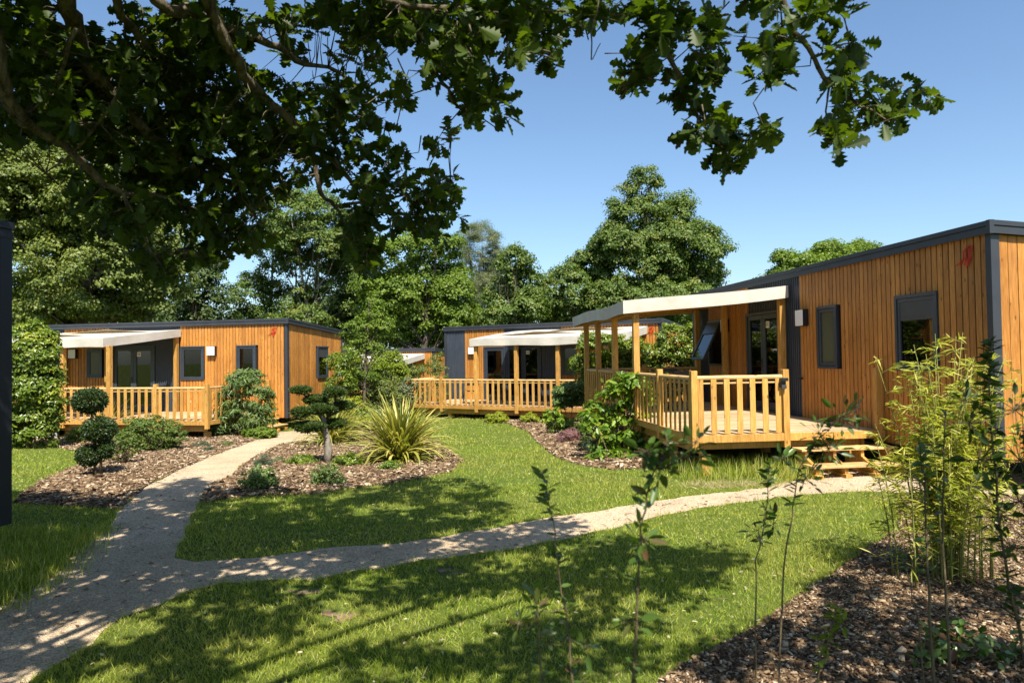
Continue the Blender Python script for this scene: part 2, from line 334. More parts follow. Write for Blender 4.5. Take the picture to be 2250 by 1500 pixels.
def sheet(name, poly, mat, dz, mound=0, kind='structure'):
    n = len(poly); xs = [p[0] for p in poly]; ys = [p[1] for p in poly]
    gx, gy = np.meshgrid(np.arange(min(xs), max(xs), .22), np.arange(min(ys), max(ys), .22)); gx = gx.ravel(); gy = gy.ravel()
    k = inpoly(gx, gy, poly); pts = [Vector(p) for p in poly]+[Vector((a, b)) for a, b in zip(gx[k], gy[k])]
    v, e, f, _, _, _ = delaunay_2d_cdt(pts, [(i, (i+1) % n) for i in range(n)], [], 1, 1e-4)
    V = np.array([(p.x, p.y, 0) for p in v]); V[:, 2] = gz(V[:, 0], V[:, 1])+dz
    if mound:
        P2 = np.array(poly); dd = np.min(np.linalg.norm(V[:, None, :2]-P2[None], axis=2), axis=1); V[:, 2] += mound*np.clip(dd/.8, 0, 1)**.7
    F3 = [fc for fc in f if len(fc) == 3]
    o = npmesh(name, V, [np.array(F3)], np.full(len(V), .5), mat, None, True); props(o, kind=kind); return o
gx = np.concatenate([[-700, -300, -120, -60], np.arange(-34, 34.1, .5), [60, 120, 300, 700]]); gy = np.concatenate([[-300, -60, -15], np.arange(-6, 44, .5), [60, 120, 300, 900]])
X, Y = np.meshgrid(gx, gy); V = np.stack([X.ravel(), Y.ravel(), gz(X.ravel(), Y.ravel())], 1); nx = len(gx)
ii = (np.arange(len(gy)-1)[:, None]*nx+np.arange(nx-1)[None]).ravel()
props(npmesh('ground', V, [np.stack([ii, ii+1, ii+nx+1, ii+nx], 1)], np.full(len(V), .5), M_GROUND, None, True), kind='structure')
sheet('path', gPATH, M_GRAVEL, .006)
sheet('mulch_ground', gA, M_MULCH, .004, .03); sheet('mulch_ground', gB, M_MULCH, .004, .05); sheet('mulch_ground', gC, M_MULCH, .004, .04); sheet('mulch_ground', gD, M_MULCH, .004, .05)
M_SOIL = plain('bare_soil', (.19, .13, .085), .95, .1, var=.35, sc_=14., bmp=.8)
for (cx, cy, rx, ry) in ((660, 1300, 46, 12), (985, 1256, 38, 10), (735, 1352, 34, 13)):
    sheet('bare_soil', wob([tuple(G(cx+rx*k_*math.cos(t), cy+ry*k_*math.sin(t))[:2]) for t, k_ in [(t, .62+.22*math.sin(2.3*t+cx)+.2*math.sin(5*t+cy)) for t in np.arange(0, 6.28, .35)]], .09, .05), M_SOIL, .004)
def randin(poly, dens):
    xs = [p[0] for p in poly]; ys = [p[1] for p in poly]; a = (max(xs)-min(xs))*(max(ys)-min(ys)); n = int(a*dens)
    x = rng.uniform(min(xs), max(xs), n); y = rng.uniform(min(ys), max(ys), n); k = inpoly(x, y, poly); return x[k], y[k]
def seen(x, y, z=0, pad=120):
    px, py, k = proj(np.stack([x, y, np.zeros_like(x)+z], 1)); return (k > .5) & (px > -pad) & (px < 2250+pad) & (py < 1500+pad)
chips = []
for poly, dens, s, mo in ((gD, 5200, .023, .05), (gA, 650, .05, .03), (gB, 750, .05, .05), (gC, 420, .06, .04)):
    x, y = randin(poly, dens); k = seen(x, y); x = x[k]; y = y[k]
    P2 = np.array(poly)[::2]; dd = np.concatenate([np.min(np.linalg.norm(np.stack([x[i:i+4000], y[i:i+4000]], 1)[:, None]-P2[None], axis=2), axis=1) for i in range(0, len(x), 4000)])
    z = gz(x, y)+mo*np.clip(dd/.8, 0, 1)**.7+rng.uniform(.002, .02, len(x)); chips.append((x, y, z, rng.lognormal(0, .35, len(x))*s))
# chips kicked on to lawn and path edges
for poly in (gA, gB, gD):
    idx = rng.integers(0, len(poly), 500); P2 = np.array(poly)[idx]+rng.normal(0, .09, (500, 2)); chips.append((P2[:, 0], P2[:, 1], gz(P2[:, 0], P2[:, 1])+.012, rng.lognormal(0, .3, 500)*.03))
x, y, z, s = [np.concatenate(c) for c in zip(*chips)]; n = len(x)
D = np.stack([rng.normal(size=n), rng.normal(size=n), rng.normal(size=n)*.25], 1); Nn = np.stack([rng.normal(size=n)*.35, rng.normal(size=n)*.35, np.ones(n)], 1)
o = scatter('bark_mulch', T_CHIP, np.stack([x, y, z], 1), D, Nn, s, M_CHIP, wid=s*rng.uniform(.3, .6, n), hei=s*.14)
props(o, 'brown and pale bark chips covering the planting beds', 'mulch', kind='stuff')
# loose stones on the path
x, y = randin(gPATH, 420); k = seen(x, y) & (y < 12); x = x[k]; y = y[k]; n = len(x); s = rng.uniform(.006, .018, n)
o = scatter('gravel', T_CHIP, np.stack([x, y, gz(x, y)+.004], 1), rdir(n)*[1, 1, .2], np.stack([rng.normal(size=n)*.2, rng.normal(size=n)*.2, np.ones(n)], 1), s, plain('pebble', (.40, .33, .25), .9, .2, var=.5, sc_=70.), wid=s*.8, hei=s*.5)
props(o, 'small loose stones lying on the beige gravel path', 'gravel', kind='stuff')

# ------------------------------------------------------------------ cabins
def wallbox(mb, O, xd, a, b, y0, y1, z0, za, zb, rnd=None, mi=0):
    """box on a wall frame: a..b along the wall, y0..y1 depth (positive inwards), sloping top za..zb"""
    O = Vector(O); xd = Vector((*xd, 0)); yd = Vector((-xd.y, xd.x, 0)); P = lambda u, v, z: O+xd*u+yd*v+Vector((0, 0, z))
    mb.hexa([P(a, y0, z0), P(b, y0, z0), P(b, y1, z0), P(a, y1, z0), P(a, y0, za), P(b, y0, zb), P(b, y1, zb), P(a, y1, za)], rnd, mi)
def strips(mb, O, xd, u0, u1, zb, zt, ops, pitch, gap, y0, y1, jit=True, mi=0, rnd=None):
    u = u0
    if pitch is None:
        ed = sorted({u0, u1, *[e for o in ops for e in o[:2] if u0 < e < u1]}); cuts = list(zip(ed[:-1], ed[1:]))
    else:
        cuts = []
        while u < u1-.02: cuts.append((u, min(u+pitch-gap, u1))); u += pitch
    for a, b in cuts:
        blocks = sorted([(o[2], o[3]) for o in ops if o[0] < b-1e-4 and o[1] > a+1e-4])
        lo = zb; r = random.random() if rnd is None else rnd; dy = random.uniform(0, .004) if jit else 0
        for (p, q) in blocks:
            if p > lo+.01: wallbox(mb, O, xd, a, b, y0-dy, y1, lo, p, p, r, mi)
            lo = max(lo, q)
        if zt(a) > lo+.01: wallbox(mb, O, xd, a, b, y0-dy, y1, lo, zt(a), zt(b), r, mi)
def window(root, O, xd, u0, u1, z0, z1, style='plain'):
    xd3 = Vector((*xd, 0)); rot = math.atan2(xd[1], xd[0]); P = Vector(O)+xd3*u0; wd = u1-u0
    mb = MB(); e = .05
    for a, b, c, d in ((0, wd, z0, z0+e), (0, wd, z1-e, z1), (0, e, z0+e, z1-e), (wd-e, wd, z0+e, z1-e)): mb.box(a, -.045, c, b, .07, d, .5)
    w_ = mb.build('window', M_FRAME, root, .004); w_.location = P; w_.rotation_euler = (0, 0, rot)
    s = MB(); g = .055; a0, a1, c0, c1 = e+.004, wd-e-.004, z0+e+.004, z1-e-.004
    op = style == 'open'; off = (0, 0, c1) if op else (0, 0, 0); zz = c1 if op else 0
    y0, y1 = (-.03, .02) if not op else (-.025, .025)
    for a, b, c, d in ((a0, a1, c0, c0+g), (a0, a1, c1-g, c1), (a0, a0+g, c0+g, c1-g), (a1-g, a1, c0+g, c1-g)): s.box(a, y0, c-zz, b, y1, d-zz, .5)
    sash = s.build('sash', M_FRAME, w_, .004)
    p = MB().box(a0+g+.001, -.004, c0+g+.001-zz, a1-g-.001, .004, c1-g-.001-zz); pane = p.build('pane', M_FROST if style == 'frost' else M_GLASS, w_)
    parts = [sash, pane]
    if style in ('shutter', 'open'):
        h = (c1-c0)*.24; sb = MB().box(a0+g+.001, -.024, c1-g-h-zz, a1-g-.001, -.006, c1-g-.002-zz); sb.box(a0+g+.001, -.027, c1-g-h-.03-zz, a1-g-.001, -.006, c1-g-h-zz)
        for q in (.3, .7): sb.box(a0+(a1-a0)*q-.025, -.034, c1-g-h-.02-zz, a0+(a1-a0)*q+.025, -.027, c1-g-h-.008-zz)
        parts.append(sb.build('shutter_box', M_SHUT if style == 'shutter' else M_FRAME, w_, .003))
    if op:
        for q in parts: q.location = (0, -.06, c1); q.rotation_euler = (math.radians(-26), 0, 0)
    if style in ('curtain', 'shutter'): curtain(w_, a0+g, a0+g+.3*(a1-a0), c0+g, c1-g-(.3 if style == 'shutter' else 0), .12)
    return w_
def curtain(par, a, b, c, d, y):
    mb = MB(); n = 8
    for i in range(n):
        x0 = a+(b-a)*i/n; x1 = a+(b-a)*(i+1)/n; yy0 = y+.02*(i % 2); yy1 = y+.02*((i+1) % 2); mb.quad((x0, yy0, c), (x1, yy1, c), (x1, yy1, d), (x0, yy0, d), .5, 0)
    st = min(.26, (b-a)*.9); z = c+.03; lw = .018
    for off in (0, .07):
        z = c+.02+off
        while z < d-.2:
            mb.bar((a+.02, y-.012, z), ((a+b)/2, y-.012, z+st/2), lw, .004, .5, 1); mb.bar(((a+b)/2, y-.012, z+st/2), (a+.02, y-.012, z+st), lw, .004, .5, 1); z += st
    return mb.build('curtain', [M_CURT, M_WHITE], par)
def door(root, u0, u1, z0, z1, leaves=2, num=None, curt=False, handle_right=True):
    mb = MB(); e = .06; wd = u1-u0
    for a, b, c, d in ((0, wd, z1-e, z1), (0, e, z0, z1-e), (wd-e, wd, z0, z1-e), (e, wd-e, z0, z0+.03)): mb.box(a, -.05, c, b, .07, d, .5)
    dr = mb.build('door', M_FRAME, root, .004); dr.location = (u0, 0, 0)
    a = e+.004; lw = (wd-2*e-.008)/leaves
    for i in range(leaves):
        x0 = a+i*lw; x1 = x0+lw-.006; g = .1; s = MB()
        for p, q, c, d in ((x0, x1, z0+.034, z0+.034+.16), (x0, x1, z1-e-.004-g, z1-e-.004), (x0, x0+g, z0+.194, z1-e-.004-g), (x1-g, x1, z0+.194, z1-e-.004-g)): s.box(p, -.03, c, q, .02, d, .5)
        s.build('door_leaf', M_FRAME, dr, .004)
        MB().box(x0+g+.001, -.004, z0+.195, x1-g-.001, .004, z1-e-.005-g).build('pane', M_GLASS, dr)
    hx = a+lw+(-.06 if leaves == 2 else lw*0-.02); hx = a+lw-.06 if leaves == 2 else wd-e-.06
    h = MB().box(hx-.018, -.04, z0+.93, hx+.018, -.03, z0+1.13); h.box(hx-.012, -.075, z0+1.06, hx+.012, -.04, z0+1.08); h.box(hx-.13, -.09, z0+1.055, hx+.012, -.072, z0+1.08)
    h.build('handle', M_BLACK, dr, .002)
    if num:
        x0 = a+(leaves-1)*lw+.12; MB().box(x0, -.016, z1-.36, x0+.15, -.008, z1-.22).build('number_plate', M_WHITE, dr)
        tc = bpy.data.curves.new('door_number', 'FONT'); tc.body = num; tc.size = .12; tc.extrude = .001; tc.align_x = 'CENTER'; tc.align_y = 'CENTER'
        t0 = bpy.data.objects.new('tmp', tc); t = bpy.data.objects.new('door_number', bpy.data.meshes.new_from_object(t0)); bpy.data.objects.remove(t0); COL.objects.link(t); t.parent = dr; t.location = (x0+.075, -.018, z1-.29); t.rotation_euler = (math.pi/2, 0, 0); t.data.materials.clear(); t.data.materials.append(M_BLACK)
    if curt: curtain(dr, e+.1, e+.42, z0+.2, z1-.2, .14)
    return dr
def lamp(root, u0, u1, z0, z1):
    mb = MB().box(u0-.012, -.07, z0-.012, u1+.012, -.022, z1+.012); mb.box(u0, -.13, z0, u1, -.07, z1, .5, 1); mb.box(u1-.02, -.128, z0-.012, u1+.012, -.07, z1+.012, .5, 0)
    return mb.build('wall_lamp', [M_BLACK, M_WHITE], root, .003)
def logo(root, u, z, s):
    S = [[(0, .17), (.35, .35), (.95, .45)], [(.42, .75), (.45, .45), (.3, .2)], [(.42, .75), (.56, .8)], [(.56, .9), (.6, .6), (.5, .1)], [(.56, .88), (.78, .86)], [(.72, .98), (.75, .6), (.6, 0)], [(.98, .98), (.9, .6), (.64, .05)], [(.86, .98), (.74, .84)], [(.97, .86), (.86, .7)]]
    mb = MB()
    for st in S:
        for (a, b), (c, d) in zip(st[:-1], st[1:]): mb.bar((u+a*s, -.038, z+b*s), (u+c*s, -.038, z+d*s), .014*s/.3, .006)
    return mb.build('logo', M_RED, root)
ZB, FB, FT = .37, 3.29, 3.46
def cabin(name, label, P, Q, dz, segs, ops, lamps, lg, W=3.8, ends=(), drop=.25, legs_z=-.6, num=None, mirror_logo=False):
    P = Vector(P); Q = Vector(Q); L = (Q-P).length; rz = math.atan2(Q.y-P.y, Q.x-P.x)
    root = empty(name, (P.x, P.y, dz), rz, label, 'cabin', 'timber cabins around the garden')
    O = (0, 0, 0); fx = (1, 0); allops = [(o[1], o[2], o[3], o[4]) for o in ops]
    # shell
    mb = MB(); strips(mb, O, fx, 0, L, ZB, lambda u: FB, allops, None, 0, .02, .10, False, 0, .5)
    eo = [(o[0], o[1], o[2], o[3]) for o in ends]
    zt_end = lambda u: FB-drop*u/W
    strips(mb, (L, .1, 0), (0, 1), 0, W-.2, ZB, lambda u: FB-drop*(u+.1)/W-.02, [(o[0]-.1, o[1]-.1, o[2], o[3]) for o in eo], None, 0, .02, .10, False, 0, .5)
    mb.build('wall', M_BACK, root)
    mi = MB(); mi.box(.02, W-.1, ZB, L-.02, W, FB-drop, .5); mi.box(.02, .1, ZB, .1, W-.1, FB-drop, .5); mi.box(.1, .1, ZB, L-.1, W-.1, ZB+.12, .5); mi.box(.1, .1, FB-drop-.08, L-.1, W-.1, FB-drop-.02, .5)
    for (a, b) in ((L*.33, 0), (L*.62, 0)): mi.box(a, .4, ZB+.12, a+.06, W-.1, FB-drop-.08, .5)
    mi.build('interior_wall', M_INT, root)
    # cladding
    for a, b, kind in segs:
        cw = MB(); cm = MB()
        if kind == 'w': strips(cw, O, fx, a, b, ZB-.02, lambda u: FB+.02, allops, .112, .019, -.012, .02)
        else:
            strips(cm, O, fx, a, b, ZB-.02, lambda u: FB+.02, allops, None, 0, .006, .02, False, 0, .5); strips(cm, O, fx, a+.02, b, ZB-.02, lambda u: FB+.02, allops, .075, .042, -.016, .006, False, 0, .5)
        if cw.v: cw.build('wood_cladding', M_CLAD, root, .0025)
        if cm.v: cm.build('metal_cladding', M_METAL, root)
    cw = MB(); strips(cw, (L, 0, 0), (0, 1), .10, W-.05, ZB-.02, zt_end, eo, .135, .008, -.003, .02)
    cw.build('wood_cladding', M_CLAD, root, .0025); cw = MB()
    strips(cw, (0, W, 0), (0, -1), .05, W-.10, ZB-.02, lambda u: FB-drop+drop*u/W, [], .135, .008, -.003, .02)
    cw.build('wood_cladding', M_CLAD, root, .0025)
    tr = MB(); tr.box(L-.075, -.022, ZB-.03, L+.022, .1, FB+.03, .5); tr.build('corner_trim', M_TRIM, root, .004)
    MB().box(-.022, -.022, ZB-.03, .075, .1, FB+.03, .5).build('corner_trim', M_TRIM, root, .004)
    MB().box(L-.075, W-.05, ZB-.03, L+.022, W+.02, FB-drop+.03, .5).build('corner_trim', M_TRIM, root, .004)
    # fascia and roof
    fs = MB(); o_ = .05
    for y0, y1, za, zb in ((-o_-.03, -o_, .105, .17), (-o_-.012, -o_, .088, .105), (-o_-.02, -o_, .0, .088)):
        fs.box(-o_, y0, FB+za, L+o_, y1, FB+zb, .5)
    def endf(x0, x1, a, b):
        y0, y1 = -o_-.0, W+o_; s = drop/W
        fs.hexa([(x0, y0, FB+a-s*y0), (x1, y0, FB+a-s*y0), (x1, y1, FB+a-s*y1), (x0, y1, FB+a-s*y1), (x0, y0, FB+b-s*y0), (x1, y0, FB+b-s*y0), (x1, y1, FB+b-s*y1), (x0, y1, FB+b-s*y1)], .5)
    for t, a, b in ((.03, .105, .17), (.012, .088, .105), (.02, 0, .088)):
        endf(L+o_-.001, L+o_+t, a, b); endf(-o_-t, -o_+.001, a, b)
    fs.box(-o_, W+o_, FB-drop, L+o_, W+o_+.03, FT-drop-.005, .5)
    fs.box(L+o_-.03, -o_-.034, FB-.004, L+o_+.034, -o_+.03, FT+.004, .5)
    fs.build('fascia', M_TRIM, root, .003)
    s = drop/W; MB().hexa([(-o_, -o_, FB+.03), (L+o_, -o_, FB+.03), (L+o_, W+o_, FB+.03-drop), (-o_, W+o_, FB+.03-drop), (-o_, -o_, FT-.01), (L+o_, -o_, FT-.01), (L+o_, W+o_, FT-.01-drop), (-o_, W+o_, FT-.01-drop)], .5).build('roof', M_TRIM, root)
    lg_ = MB()
    for i in range(int(L/2)+1):
        for yy in (.3, W-.5): lg_.box(.3+i*(L-.9)/int(L/2), yy, legs_z, .5+i*(L-.9)/int(L/2), yy+.2, ZB)
    lg_.box(.2, .25, ZB-.12, L-.2, .35, ZB-.001); lg_.box(.2, W-.4, ZB-.12, L-.2, W-.3, ZB-.001)
    lg_.build('chassis', M_BLACK, root)
    for o in ops:
        if o[0] == 'win': window(root, O, fx, *o[1:5], style=o[5])
        elif o[0] == 'door': door(root, *o[1:5], *o[5:])
    for o in ends: window(root, (L, 0, 0), (0, 1), *o)
    for l in lamps: lamp(root, *l)
    if lg: logo(root, *lg)
    return root, L, rz
T = np.array([-.1125, .9936]); T /= np.linalg.norm(T); Nn_ = np.array([T[1], -T[0]]); WN = 7.14
def rt(t, n=WN): return tuple(T*t+Nn_*n)
TF = 18.25; LR = TF-8.02
U = lambda t: TF-t
rightc, _, rzR = cabin('timber_cabin', 'nearest timber cabin on the right, with a raised deck and steps at its front', rt(TF), rt(8.02), 0.,
    [(.075, 1.1, 'm'), (1.1, 3.37, 'w'), (3.37, 5.6, 'm'), (5.6, LR-.075, 'w')],
    [('win', U(17.15), U(16.24), 1.5, 2.65, 'open'), ('door', U(14.95), U(13.4), .55, 2.7, 2, '01', True), ('win', U(12.04), U(11.41), 1.5, 2.64, 'frost'), ('win', U(9.86), U(8.96), 1.5, 2.65, 'shutter')],
    [(U(16.16), U(15.9), 2.34, 2.63), (U(12.64), U(12.36), 2.32, 2.62)], (U(8.57), 2.9, .3), W=3.8)
MB().box(5.62, -.09, 1.28, 5.66, -.02, 1.31).box(5.58, -.1, 1.28, 5.72, -.085, 1.31).build('door_stop', M_BLACK, rightc)
PL = (-16.2, 23.31); QL = (-7.05, 21.38)
leftc, LL, rzL = cabin('timber_cabin', 'timber cabin on the left behind the two ball topiaries and the oleander', PL, QL, -.35,
    [(.075, 1.1, 'm'), (1.1, 2.9, 'w'), (2.9, 5.56, 'm'), (5.56, 9.27, 'w')],
    [('win', 2.0, 2.6, 1.66, 2.62, 'frost'), ('door', 3.0, 4.62, .55, 2.7, 2, '06', True), ('win', 5.58, 6.43, 1.55, 2.64, 'curtain'), ('win', 7.6, 8.28, 1.5, 2.64, 'plain')],
    [(1.35, 1.63, 2.32, 2.61), (6.6, 6.88, 2.34, 2.62)], (8.72, 2.9, .3), ends=[(1.92, 2.68, 1.51, 2.61, 'shutter')])
MB().box(5.86, -.1, .82, 5.93, -.02, .9).box(5.88, -.13, .76, 5.91, -.09, .86).build('tap', M_WHITE, leftc)
MB().box(LL+.001, 1.0, 3.0, LL+.006, 1.07, 3.12).build('vent', M_BLACK, leftc)
PC = (-2.74, 27.9); QC = (5.15, 23.5)
cenc, LC, rzC = cabin('timber_cabin', 'middle timber cabin at the end of the lawn, with a long railed deck', PC, QC, -.41,
    [(.075, .98, 'm'), (.98, 2.8, 'w'), (2.8, 5.25, 'm'), (5.25, LC_ if False else 8.95, 'w')],
    [('door', 1.86, 2.84, .55, 2.62, 1, None, False), ('door', 2.86, 4.4, .55, 2.66, 2, '03', True), ('win', 5.26, 6.1, 1.5, 2.6, 'curtain')],
    [(1.2, 1.46, 2.34, 2.6)], (8.5, 2.9, .3), legs_z=-.9)
# far cabin glimpsed between the shrubs
pF0, pF1 = atY(575, 767, 37.)[:2], atY(954, 763, 34.5)[:2]; LFF = float(np.linalg.norm(pF1-pF0))
farc, LF_, rzF = cabin('timber_cabin', 'far timber cabin glimpsed between the garden shrubs, its cream awning showing', tuple(pF0), tuple(pF1), -1.15,
    [(.075, 4.2, 'w'), (4.2, 6.5, 'm'), (6.5, LFF-.075, 'w')], [('door', 4.6, 6.0, .55, 2.7, 2, None, False), ('win', LFF-1.9, LFF-1.1, 1.5, 2.65, 'curtain')], [], None, legs_z=-.8)
# dark cabin at the left edge of the picture
qd = np.array([-4.90, 6.62]); dd_ = np.array([.21, .98]); dd_ /= np.linalg.norm(dd_)
pd = qd-dd_*3.8
M_DMET = plain('dark_metal', (.012, .015, .020), .5, .35)
def dark_cabin():
    root = empty('metal_cabin', (qd[0], qd[1], -.02), math.atan2(dd_[1], dd_[0]), 'dark grey metal clad cabin corner standing at the left edge', 'cabin')
    # local: x along dd_ (0 at far corner, negative towards camera), outward normal -y = to the right
    mb = MB(); mb.box(-3.8, .021, .3, -.021, 8.98, 3.03, .5)
    mb.build('wall', M_BACK, root); c = MB(); x = -3.75
    while x < -.12: c.box(x, -.016, .3, x+.033, .02, 3.04, .5); x += .075
    y = .12
    while y < 8.9: c.box(0-.02, y, .3, .016, y+.033, 3.04, .5); y += .075
    c.box(-3.8, .001, .3, -.0, .02, 3.04, .5); c.build('metal_cladding', M_DMET, root)
    MB().box(-.1, -.03, .28, .03, .12, 3.05, .5).build('corner_trim', M_DMET, root, .004)
    f = MB()
    for t, a, b in ((.045, 3.13, 3.20), (.026, 3.105, 3.13), (.035, 3.04, 3.105)): f.box(-3.9, -t, a, t, 9.1, b, .5)
    f.build('fascia', M_DMET, root, .003)
    l = MB()
    for a, b in ((-3.5, .3), (-.5, .3), (-3.5, 4.5), (-.5, 4.5), (-.5, 8.5), (-3.5, 8.5)): l.box(a, b, -.2, a+.2, b+.2, .3)
    l.build('chassis', M_BLACK, root)
dark_cabin()

# ------------------------------------------------------------------ decks, awnings, steps
DZ = .54
def rail(root, p, q, z=DZ, bal=True, pitch=.217):
    p = Vector((*p, 0)); q = Vector((*q, 0)); d = q-p; L = d.length; d.normalize(); ax = math.atan2(d.y, d.x)
    mb = MB(); mb.tube([(0, 0, 0), (L/3, 0, .002), (2*L/3, 0, -.002), (L, 0, 0)], .036, 10); o = mb.build('handrail', M_RAIL, root, smooth=False); o.location = p+Vector((0, 0, z+.885)); o.rotation_euler = (0, 0, ax)
    o = MB().box(0, -.015, z+.79, L, .015, z+.815).build('lower_rail', M_RAIL, root, .003); o.location = p; o.rotation_euler = (0, 0, ax)
    if bal:
        n = max(1, round(L/pitch)); 
        for i in range(n):
            x = (i+.5)*L/n; m_ = MB().box(-.046, -.032, z+.012, .046, -.016, z+.862); b = m_.build('baluster', M_POST, root, .006)
            b.location = p+d*x; b.rotation_euler = (random.uniform(-.004, .004), 0, ax)
def posts(root, pts, z0, z1, w_=.1, name='post'):
    for (x, y) in pts: MB().box(x-w_/2, y-w_/2, z0, x+w_/2, y+w_/2, z1).build(name, M_POST, root, .006)
def deck(label, P, rz, dz, x0, x1, d, rails, short, tall, gl, group='timber decks', toe=True):
    root = empty('timber_deck', (P[0], P[1], dz), rz, label, 'deck', group)
    mb = MB(); x = x0
    while x < x1-.03: mb.box(x, -d, DZ-.028, min(x+.139, x1), -.03, DZ); x += .145
    mb.build('decking', M_DECK, root, .002)
    e = MB(); e.box(x0-.04, -d-.045, DZ-.115, x1+.04, -d-.003, DZ+.004); e.box(x1+.001, -d-.002, DZ-.115, x1+.04, -.03, DZ+.004); e.box(x0-.04, -d-.002, DZ-.115, x0-.001, -.03, DZ+.004); e.build('edge_board', M_POST, root, .004)
    s = MB(); s.box(x0+.1, -d+.12, DZ-.30, x1-.1, -d+.17, DZ-.12); s.box(x0+.1, -.35, DZ-.30, x1-.1, -.30, DZ-.12)
    xx = x0+.1
    while xx < x1-.1: s.box(xx, -d+.171, DZ-.24, xx+.05, -.351, DZ-.031); xx += .6
    s.build('joist', M_POST, root, .004)
    n = max(2, round((x1-x0)/1.5)); l = []
    for i in range(n+1):
        for yy in (-d+.22, -.5): l.append((x0+.15+(x1-x0-.3)*i/n, yy))
    posts(root, l, gl, DZ-.31, .14, 'foot_post')
    for a, b in rails: rail(root, a, b)
    posts(root, short, DZ-.22, DZ+1.0); 
    for (x, y, zt) in tall: MB().box(x-.06, y-.06, DZ-.22 if y < -2 else DZ+.001, x+.06, y+.06, zt).build('post', M_POST, root, .006)
    return root
def awning(label, P, rz, dz, x0, x1, yf, zw=3.19, zf=2.84, drop=.25, seed=0, slots=True, sag=.05):
    root = empty('awning', (P[0], P[1], dz), rz, label, 'awning', 'cream fabric awnings over the decks'); r = random.Random(seed)
    nx, ny = 36, 18; ph = [r.uniform(0, 6) for _ in range(6)]; yw = -.06
    bands = [(0, .30), (.34, .62), (.66, 1)] if slots else [(0, 1)]
    V = []; Fc = []; 
    def top(u, v): # v 0 wall 1 front
        z = zw+(zf-zw)*v; s = sag*math.sin(math.pi*v*3)**2*math.sin(math.pi*u)**.5 + .02*math.sin(9*u+ph[0])*math.sin(5*v+ph[1])
        return (x0+(x1-x0)*u, yw+(yf-yw)*v, z-s)
    for bi, (va, vb) in enumerate(bands):
        b = len(V); m = 8 if slots else ny
        for j in range(m+1):
            for i in range(nx+1):
                u = i/nx; v = va+(vb-va)*j/m
                if slots and j == m and bi < 2: v += .02*(1-abs(2*u-1)**2*2)
                if slots and j == 0 and bi > 0: v -= .02*(abs(2*u-1)**2*2-.0)
                q_ = top(u, min(max(v, 0), 1)); hh = 0
                if slots and bi < 2: g_ = max(0, 1-abs(u-(.62, .36)[bi])/.34); hh = .115*g_*(j/m)**1.5
                V.append((q_[0], q_[1], q_[2]+hh))
        for j in range(m):
            for i in range(nx): a = b+j*(nx+1)+i; Fc.append((a, a+1, a+nx+2, a+nx+1))
    me = bpy.data.meshes.new('canopy'); me.from_pydata(V, [], Fc); me.polygons.foreach_set('use_smooth', [True]*len(Fc)); o = link('canopy', me, M_CLOTH, root)
    s = o.modifiers.new('t', 'SOLIDIFY'); s.thickness = .004
    # valance round three sides, with folds
    path = [top(0, v/12) for v in range(12)]+[top(u/60, 1) for u in range(61)]+[top(1, 1-v/12) for v in range(1, 13)]
    V = []; Fc = []; n = len(path); k = 5; cx, cy = (x0+x1)/2, yf/2
    for j in range(k+1):
        for i, p in enumerate(path):
            f = j/k; amp = .010*f; w_ = amp*math.sin(i*.28+ph[2])+amp*.7*math.sin(i*.6+ph[3]); dx, dy = (0, -1) if 12 <= i <= 72 else ((-1, 0) if i < 12 else (1, 0))
            V.append((p[0]+dx*w_, p[1]+dy*w_, p[2]+.004-f*(drop+.007*math.sin(i*.3+ph[4]))))
    for j in range(k):
        for i in range(n-1): a = j*n+i; Fc.append((a, a+1, a+n+1, a+n))
    me = bpy.data.meshes.new('valance'); me.from_pydata(V, [], Fc); o = link('valance', me, M_CLOTH, root)
    s = o.modifiers.new('t', 'SOLIDIFY'); s.thickness = .004
    mb = MB(); m = 4
    for i in range(m):
        x = x0+.09+(x1-x0-.18)*i/(m-1); mb.bar((x, yw, zw-.14), (x, yf+.05, zf-.14), .05, .12)
    mb.bar((x0+.12, yf+.2, zf-.21), (x1-.12, yf+.2, zf-.21), .05, .10); mb.build('rafter', M_POST, root, .004)
    return root
def steps(label, P, rz, dz, x0, x1, y_edge, dirn, ntread, gl):
    """steps descending along +x or -x (dirn) from a deck edge at x=y_edge ; x0..x1 = span in local y"""
    root = empty('wooden_steps', (P[0], P[1], dz), rz, label, 'steps', 'wooden steps'); n = ntread+1; h = (DZ-gl)/n
    for k in range(1, n):
        z = DZ-h*k; xa = y_edge+dirn*(.02+.30*(k-1)); xb = xa+dirn*.30
        MB().box(min(xa, xb), x0, z-.035, max(xa, xb), x1, z).build('tread', M_RAIL, root, .006)
    m = 4
    for i in range(m):
        y = x0+.10+(x1-x0-.2)*i/(m-1); s = MB(); tot = .30*ntread
        top = DZ-h-.037; bx = y_edge+dirn*.03; ex = y_edge+dirn*(tot-.02); zl = DZ-h*ntread-.037
        # sloping stringer with notches simplified as sawn plank plus uprights below the treads
        s.hexa([(bx, y-.025, max(gl+.05, top-.42)), (bx, y+.025, max(gl+.05, top-.42)), (ex, y+.025, gl+.09), (ex, y-.025, gl+.09), (bx, y-.025, top), (bx, y+.025, top), (ex, y+.025, zl), (ex, y-.025, zl)])
        s.box(min(ex, ex-dirn*.09), y-.027, gl+.085, max(ex, ex-dirn*.09), y+.027, zl)
        for k in range(1, ntread):
            xx = y_edge+dirn*(.30*k-.02); s.box(min(xx, xx-dirn*.14), y-.026, DZ-h*(k+1), max(xx, xx-dirn*.14), y+.026, DZ-h*k-.036)
        s.build('stringer', M_POST, root, .003)
        MB().box(min(ex+dirn*.06, ex-dirn*.35), y-.05, gl, max(ex+dirn*.06, ex-dirn*.35), y+.05, gl+.085).build('foot', M_POST, root, .004)
    return root
PR = rt(TF); DD = 3.17
